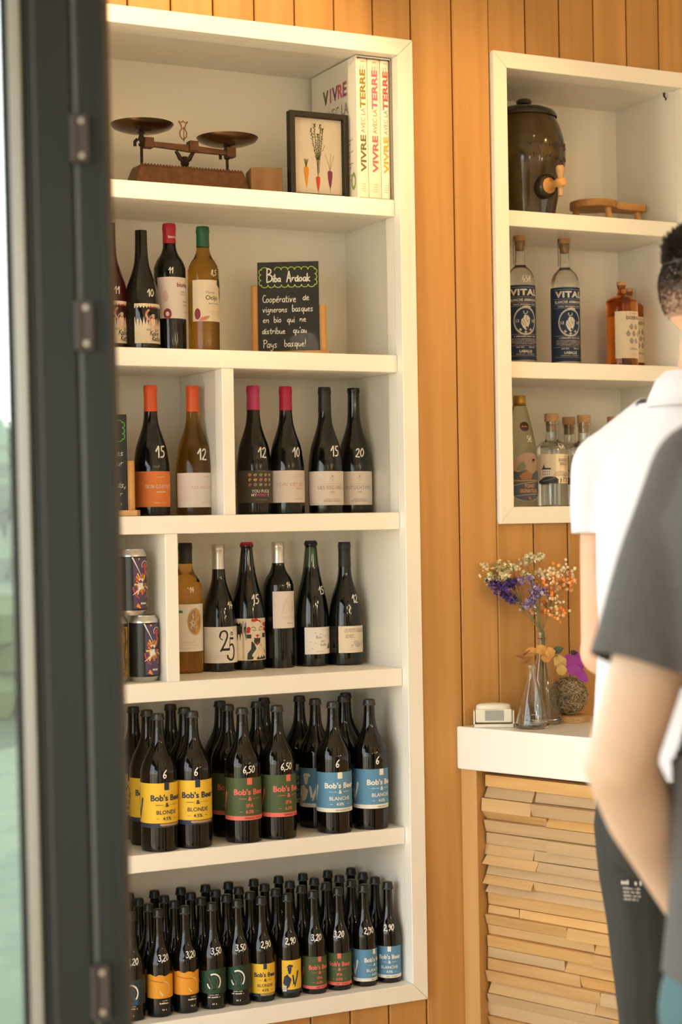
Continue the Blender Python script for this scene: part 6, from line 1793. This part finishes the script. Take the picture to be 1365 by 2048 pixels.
for q, z0, fl_ in ((0, 1.540, .072), (1, 1.590, .074), (2, 1.602, .080), (3, 1.588, .092), (4, 1.545, .104)):
    rg.append([WF(math.cos(2 * math.pi * i / n) * fl_ * 1.02, -.012 + math.sin(2 * math.pi * i / n) * fl_ * .98 + .012 * (z0 - 1.54) / .05, z0 - (.018 * max(math.sin(2 * math.pi * i / n), 0))) for i in range(n)])
b.loft(rg, WHITEC, caps=False); o = b.build('collar', man, 60, fix=True); o.location = -man.location
sd = o.modifiers.new('thickness', 'SOLIDIFY'); sd.thickness = .003
# trousers
b = MB(); m = BLACKT
b.loft([WF.ring(z, wl, wf, f0) for z, wl, wf, f0 in ((.80, .200, .128, -.01), (.88, .212, .136, -.016), (.95, .206, .130, -.008), (1.02, .178, .114, 0), (1.03, .175, .112, 0))], m)
legs(b, WF, .86, .49, .108, m, spread=.118)
for s in (1, -1): capsule_mesh(b, WF(s * .128, .01, .49), .082, WF(s * .130, -.012, .105), .070, m)
for s in (1, -1): b.ball(WF(s * .075, -.075, .86), (.085, .075, .085), m, 16, 12, Matrix((WF.L, WF.F, WF.Z)).transposed())
fuse(b, 'trousers', m, man, .0065, 6, None, wrinkle(.006, 9))
# white printed label low on the back of the trousers
pl = atd(1266, 1782, 3.585)
a = Art(); a.scrib(-.0165, .0165, .012, .0072, OFFWHITE, 1)
for i in range(4): a.scrib(-.014, .014, .004 - i * .0062, .0034, PALEINK, 1)
b = MB()
for s in (1, -1): shoe(WF, s, 0, .130, man)
# hair: short fade with longer spikes on top
h = hw; rnd = random.Random(31); b = MB(); bf = MB()
for i in range(9000):
    z = rnd.uniform(-.45, 1); t = rnd.uniform(0, 2 * math.pi); q = math.sqrt(max(0, 1 - z * z))
    d = Vector((q * math.cos(t), q * math.sin(t), z))
    if d.y > .62 and z < .55: continue                      # face
    if abs(d.x) > .80 and -.05 < d.y < .45 and z < .1: continue     # ears
    if d.y > .30 and z < .05: continue
    p = hc + HM @ Vector((d.x * .0765, d.y * .0965 - .008, d.z * .0925 + .022))
    nrm = (HM @ Vector((d.x / .0765, d.y / .0965, d.z / .0925))).normalized()
    if z > .42:
        Ln = .008 + .020 * min(1, (z - .42) / .25) * rnd.uniform(.7, 1.15)
        dirv = (nrm * 1.0 + Vector((0, 0, .55)) + h.F * -.12 + Vector((rnd.gauss(0, .22), rnd.gauss(0, .22), rnd.gauss(0, .15)))).normalized()
        b.tube([p - nrm * .003, p + dirv * Ln * .6, p + dirv * Ln], [.0017, .0012, .0003], HAIR, 3, caps=False)
    else:
        Ln = .0045 if z > 0 else .0028
        if z < -.25 and rnd.random() < .5: continue
        dirv = (nrm + Vector((0, 0, -1.1)) + Vector((rnd.gauss(0, .2), rnd.gauss(0, .2), 0))).normalized()
        (b if z > .10 or rnd.random() < .35 else bf).tube([p - nrm * .001, p + dirv * Ln], [.0017, .0009], HAIR if (z > .10) else FADE, 3, caps=False)
o = b.build('hair', man, 0, fix=False); o.location = -man.location; o['kind'] = 'stuff'
o = bf.build('clipped_hair', man, 0, fix=False); o.location = -man.location; o['kind'] = 'stuff'
sk = MB(); sk.ball((0, 0, 0), 1.0, FADE, 40, 28)
def scalp(name, lo, hi, m, off):
    vs = [hc + HM @ Vector((v[0] * (.0765 + off), v[1] * (.0965 + off) - .008, v[2] * (.0925 + off) + .022)) for v in sk.v]
    def ok(d):
        if not lo <= d.z <= hi: return False
        if d.y > .62 and d.z < .55: return False
        if abs(d.x) > .80 and -.05 < d.y < .45 and d.z < .1: return False
        return not (d.y > .30 and d.z < .05)
    fs = [f for f in sk.f if ok(sum((Vector(sk.v[i]) for i in f), Vector()) / len(f))]
    b = MB(); b.add(vs, fs, m); q = b.build(name, man, 60); q.location = -man.location
scalp('hair_crown', .20, 1.0, HAIR, .0012); scalp('clipped_sides', -.12, .24, FADE, .0010); scalp('clipped_nape', -.52, -.08, STUBBLE, .0006)
# ---- the person in the charcoal T-shirt, nearer
def lateral(px, dist):
    return atd(px, 1050, dist)
oo = lateral(1655, 1.90)
GF = Fig((oo.x, oo.y, 0), 62)
lady = empty('person', GF.o, 'person in a charcoal grey T-shirt nearest the camera, left elbow bent', 'person')
S_L = atd(1408, 962, 1.976); E_L = atd(1240, 1530, 1.93)
W_L = E_L + GF.F * .165 + Vector((0, 0, -.185))
S_R = GF(-.172, -.01, 1.41); E_R = GF(-.215, -.05, 1.10); W_R = GF(-.17, .12, .92)
b = MB(); m = SKIN2
b.loft([GF.ring(z, wl, wf, f0) for z, wl, wf, f0 in ((.86, .155, .108, 0), (.94, .160, .110, -.006), (1.06, .138, .098, 0), (1.18, .148, .104, 0), (1.28, .162, .112, -.004), (1.37, .166, .102, -.012), (1.44, .125, .074, -.018), (1.48, .072, .058, -.018))], m)
capsule_mesh(b, GF(0, -.018, 1.44), .058, GF(0, .012, 1.58), .053, m)
hc2 = GF(0, .022, 1.632); h2, HP2, HM2 = head(b, GF, hc2, 67, m, .95)
for s, (sh, el, wr) in ((1, (S_L, E_L, W_L)), (-1, (S_R, E_R, W_R))):
    b.ball(sh, .054, m, 16, 12)
    capsule_mesh(b, sh, .050, sh.lerp(el, .5), .0445, m); capsule_mesh(b, sh.lerp(el, .5), .0445, el, .0385, m)
    capsule_mesh(b, el, .0400, el.lerp(wr, .35), .0425, m); capsule_mesh(b, el.lerp(wr, .35), .0425, wr, .0265, m)
    hand_solids(b, wr, (wr - el), GF.L * -s, GF.F, m)
legs(b, GF, .86, .47, .086, m)
fuse(b, 'body', m, lady, .0055, 5)
face(lady, HP2, HM2, .95, SKIN2)
b = MB(); m = GREYC
b.loft([GF.ring(z, wl, wf, f0) for z, wl, wf, f0 in ((.83, .186, .140, -.004), (.87, .185, .139, -.004), (.98, .178, .130, -.002), (1.12, .174, .126, 0), (1.26, .182, .130, -.006), (1.36, .186, .120, -.014), (1.425, .148, .094, -.020), (1.475, .092, .078, -.022), (1.50, .078, .072, -.022))], m)
cuts = [(GF(0, 0, .87), Vector((0, 0, -1)), .33), (GF(0, -.01, 1.487), Vector((0, 0, 1)), .12)]
for sh, el in ((S_L, E_L), (S_R, E_R)):
    d = (el - sh).normalized(); hem = sh + d * .222
    capsule_mesh(b, sh + Vector((0, 0, .003)), .064, sh + d * .10, .066, m, 24); capsule_mesh(b, sh + d * .10, .066, hem + d * .03, .067, m, 24)
    cuts.append((hem, d, .10))
fuse(b, 't_shirt', m, lady, .006, 8, cuts, wrinkle(.006, 8))
b = MB(); n = 36
b.tube([GF(math.cos(2 * math.pi * i / n) * .080, -.020 + math.sin(2 * math.pi * i / n) * .074, 1.488) for i in range(n)], .006, GREYC, 8, closed=True); o = b.build('neckband', lady); o.location = -lady.location
b = MB(); m = TEALJ
b.loft([GF.ring(z, wl, wf, f0) for z, wl, wf, f0 in ((.76, .166, .116, -.01), (.84, .172, .124, -.014), (.92, .168, .118, -.006), (.99, .152, .108, 0))], m)
legs(b, GF, .82, .47, .098, m)
for s in (1, -1): capsule_mesh(b, GF(s * .10, .01, .47), .070, GF(s * .107, -.012, .105), .058, m)
fuse(b, 'jeans', m, lady, .0065, 6, None, wrinkle(.004, 10))
for s in (1, -1): shoe(GF, s, 0, .107, lady)
b = MB(); rnd = random.Random(5)
b2 = MB(); b2.ball(HP2(0, -.014, .030), (.0775, .0955, .0925), HAIR, 24, 16, HM2)
b2.ball(HP2(0, -.060, -.030), (.055, .045, .060), HAIR, 16, 10, HM2)
bmh = MB(); 
vs = [Vector(v) for v in b2.v]
fs = [f for f in b2.f if not all((HM2.transposed() @ (vs[i] - hc2)).y > .045 and (HM2.transposed() @ (vs[i] - hc2)).z < .062 for i in f)]
bmh.add(vs, fs, HAIR); o = bmh.build('hair', lady, 60); o.location = -lady.location

# ------------------------------------------------------------------ trouser label pressed onto the cloth
bpy.context.view_layer.update()
tro = [c for c in man.children if c.name.startswith('trousers')][0]
def cast(px, py, ob):
    M = ob.matrix_world; Mi = M.inverted()
    o_ = Mi @ CAMP; d_ = (Mi.to_3x3() @ ray(px, py)).normalized()
    hit, loc, nrm, _ = ob.ray_cast(o_, d_)
    return (M @ loc, (M.to_3x3() @ nrm).normalized()) if hit else (None, None)
lc, ln_ = cast(1266, 1782, tro)
if lc is not None:
    u = Vector((0, 0, 1)).cross(ln_).normalized(); v = ln_.cross(u)
    b = MB(); a.into(b, lambda p, q, o: lc + u * p + v * q + ln_ * (o + .0035), step=0)
    q = b.build('printed_label', man, 0, fix=False); q.location = -man.location; q['label'] = 'white print on the back of the black trousers'
